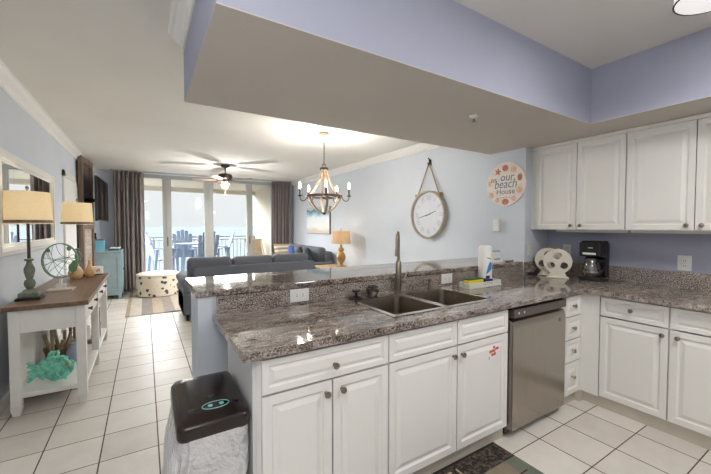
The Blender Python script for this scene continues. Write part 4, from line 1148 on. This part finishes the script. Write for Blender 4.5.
for i in range(5):
    a = 2 * PI * i / 5 + .55
    def P(r, z_): return (CX + r * math.cos(a), CY + r * math.sin(a), z_)
    arm = MB().tube(bez(P(.236, 1.77), P(.25, 1.70), P(.33, 1.70), P(.325, 1.775), 10), .006, 6).build('arm', M['bronze'], ch, smooth=True)
    MB().lathe([(0, 0), (.02, 0), (.034, .012), (.03, .014), (.015, .008), (0, .008)], P(.325, 1.775), 14).lathe([(0, .01), (.011, .01), (.011, .095), (0, .095)], P(.325, 1.775), 10).build('candle_cup', M['bronze'], arm, smooth=True)
    MB().lathe([(0, .095), (.008, .097), (.017, .125), (.012, .16), (0, .185)], P(.325, 1.775), 12).build('bulb', M['glow'], arm, smooth=True)
    point('chandelier_light', P(.325, 1.92), 27, (1, .96, .9), .02)
# ceiling fan
FX, FY = 1.355, 7.03
fn = thing('ceiling_fan', 'dark bronze ceiling fan with three lit glass shades', 'ceiling fan', (FX, FY, CZ))
MB().lathe([(0, 0), (.085, 0), (.07, -.04), (.02, -.06), (0, -.06)], (FX, FY, CZ - .0005), 24).build('canopy', M['bronze'], fn, smooth=True)
MB().cyl((FX, FY, 2.42), (FX, FY, 2.54), .012, seg=10).build('downrod', M['bronze'], fn)
MB().lathe([(0, .07), (.05, .07), (.12, .05), (.135, .01), (.13, -.03), (.09, -.06), (.05, -.08), (.05, -.1), (0, -.1)], (FX, FY, 2.36), 28).build('motor', M['bronze'], fn, smooth=True)
for i in range(5):
    a = 2 * PI * i / 5 + .35
    Mx = Matrix.Translation((FX, FY, 2.30)) @ Matrix.Rotation(a, 4, 'Z') @ Matrix.Rotation(.2, 4, 'X')
    bl_ = MB().prism([(.17, -.05), (.25, -.06), (.56, -.07), (.60, -.04), (.60, .04), (.56, .07), (.25, .06), (.17, .05)], -.004, .004, 'z', M=Mx).build('blade', wood('fan_blade_wood', s2l(110, 88, 74), s2l(140, 116, 98)) if i == 0 else bpy.data.materials['fan_blade_wood'], fn)
    MB().box(.08, .22, -.015, .015, -.006, .006, M=Mx).build('blade_iron', M['bronze'], bl_)
for i in range(3):
    a = 2 * PI * i / 3 + .9
    Mx = Matrix.Translation((FX + .05 * math.cos(a), FY + .05 * math.sin(a), 2.27)) @ Matrix.Rotation(a, 4, 'Z') @ Matrix.Rotation(.75, 4, 'Y') @ Matrix.Rotation(PI, 4, 'X')
    MB().lathe([(.02, 0), (.025, .03), (.04, .06), (.065, .10), (.068, .12), (.06, .12), (.05, .09), (.015, .03), (.015, 0), (.02, 0)], seg=18, M=Mx).build('glass_shade', M['fanglow'], fn, smooth=True)
MB().cyl((FX, FY, 2.02), (FX, FY, 2.26), .0025, seg=6).ball((FX, FY, 2.0), .014, 1, 1, 1.6, 8).build('pull_chain', M['bronze'], fn)
area('fan_down_light', (FX, FY, 2.115), .24, 42, (1, .99, .97), shape='DISK')
point('fan_light', (FX, FY, 2.0), 34, (1, .99, .97), .05)

# ================================================================== balcony things
rl = thing('balcony_railing', 'pale metal balcony railing with thin balusters', 'railing', (1.2, 11.0, -.03))
MB().box(-1.6, 3.0, 10.975, 11.025, 1.07, 1.105, .008).build('top_rail', M['railm'], rl)
MB().box(-1.6, 3.0, 10.985, 11.015, .99, 1.015, .004).build('upper_rail', M['railm'], rl)
MB().box(-1.6, 3.0, 10.985, 11.015, .06, .085, .004).build('bottom_rail', M['railm'], rl)
for i in range(41):
    xx = -1.55 + i * .111
    MB().box(xx - .008, xx + .008, 10.992, 11.008, .085, .99).build('baluster', M['railm'], rl)
for xx in (-1.58, .2, 1.6, 2.97): MB().box(xx - .02, xx + .02, 10.98, 11.02, -.03, 1.07).build('post', M['railm'], rl)
def tall_chair(label, loc, rz):
    t = thing('balcony_chair', label, 'chair', loc, rz, 'tall slatted chairs around the balcony table')
    m = M['chairblue']; W = dict(world=False)
    b = MB()
    for k in range(4): b.box(-.25, .25, -.22 + k * .112, -.22 + k * .112 + .1, .60 - .012 * (3 - k), .62 - .012 * (3 - k))
    b.build('seat', m, t, **W)
    Mb = Matrix.Translation((0, -.22, .58)) @ Matrix.Rotation(.30, 4, 'X')
    b = MB()
    for k in range(5):
        x_ = (k - 2) * .098; hgt = (.66, .75, .78, .75, .66)[k]
        b.loft([[(x_ * .85 - .038, -.01, 0), (x_ * .85 + .038, -.01, 0), (x_ * .85 + .038, .01, 0), (x_ * .85 - .038, .01, 0)], [(x_ * 1.06 - .046, -.01, hgt - .03), (x_ * 1.06 + .046, -.01, hgt - .03), (x_ * 1.06 + .046, .01, hgt - .03), (x_ * 1.06 - .046, .01, hgt - .03)], [(x_ * 1.06 - .038, -.01, hgt), (x_ * 1.06 + .038, -.01, hgt), (x_ * 1.06 + .038, .01, hgt), (x_ * 1.06 - .038, .01, hgt)]], M=Mb)
    b.box(-.24, .24, -.035, -.01, .12, .17, M=Mb).box(-.25, .25, -.035, -.01, .42, .47, M=Mb)
    b.build('backrest', m, t, **W)
    for s in (-1, 1):
        MB().box(s * .29 - .05, s * .29 + .05, -.30, .30, .84, .86, .004).build('armrest', m, t, **W)
        MB().loft([[(s * .27 - .02, .2, .0), (s * .27 + .02, .2, 0), (s * .27 + .02, .26, 0), (s * .27 - .02, .26, 0)], [(s * .27 - .02, .19, .84), (s * .27 + .02, .19, .84), (s * .27 + .02, .25, .84), (s * .27 - .02, .25, .84)]]).build('leg', m, t, **W)
        MB().loft([[(s * .27 - .02, -.36, .0), (s * .27 + .02, -.36, 0), (s * .27 + .02, -.30, 0), (s * .27 - .02, -.30, 0)], [(s * .27 - .02, -.27, .84), (s * .27 + .02, -.27, .84), (s * .27 + .02, -.21, .84), (s * .27 - .02, -.21, .84)]]).build('leg', m, t, **W)
    MB().box(-.25, .25, .2, .27, .2, .23).build('footrest', m, t, **W)
    return t
BZ = -.03
c1 = tall_chair('slate blue slatted balcony chair on the far side of the table facing indoors', (.92, 10.55, BZ), PI)
dup(c1, (1.33, 9.62, BZ), .1, 'slate blue slatted balcony chair nearest the glass with its back to the room')
dup(c1, (.42, 10.1, BZ), -PI / 2 + .25, 'slate blue slatted balcony chair at the left side of the table')
dup(c1, (1.72, 10.12, BZ), PI / 2 - .1, 'slate blue slatted balcony chair at the right side of the table')
bt_ = thing('balcony_table', 'round slate blue slatted balcony table between the tall chairs', 'table', (1.08, 10.1, BZ))
b = MB()
for k in range(7):
    y_ = -.36 + k * .105; hw = math.sqrt(max(.01, .40**2 - (y_ + .045) ** 2))
    b.box(1.08 - hw, 1.08 + hw, 10.1 + y_, 10.1 + y_ + .093, .92, .945)
b.build('tabletop', M['chairblue'], bt_)
for s, u in ((-1, -1), (1, -1), (1, 1), (-1, 1)): MB().cyl((1.08 + s * .26, 10.1 + u * .26, BZ), (1.08 + s * .2, 10.1 + u * .2, .92), .025, seg=8).build('leg', M['chairblue'], bt_)
sc_ = thing('sling_chair', 'tan framed folding sling chair by the balcony side wall', 'chair', (2.72, 9.75, BZ))
for xx in (2.46, 2.93):
    MB().tube([(xx, 9.35, BZ), (xx, 9.6, .35), (xx, 10.05, 1.02)], .016, 8).tube([(xx, 10.1, BZ), (xx, 9.75, .30), (xx, 9.3, .42)], .016, 8).build('side_frame', M['woodtan'], sc_)
MB().tube([(2.46, 10.05, 1.02), (2.93, 10.05, 1.02)], .016, 8).tube([(2.46, 9.3, .42), (2.93, 9.3, .42)], .016, 8).build('cross_bar', M['woodtan'], sc_)
sl = bez((0, 10.05, 1.01), (0, 9.85, .6), (0, 9.65, .2), (0, 9.3, .42), 10)
MB().loft([[(2.48, p.y, p.z), (2.91, p.y, p.z), (2.91, p.y, p.z + .006), (2.48, p.y, p.z + .006)] for p in sl]).build('sling', M['tanprint'], sc_)
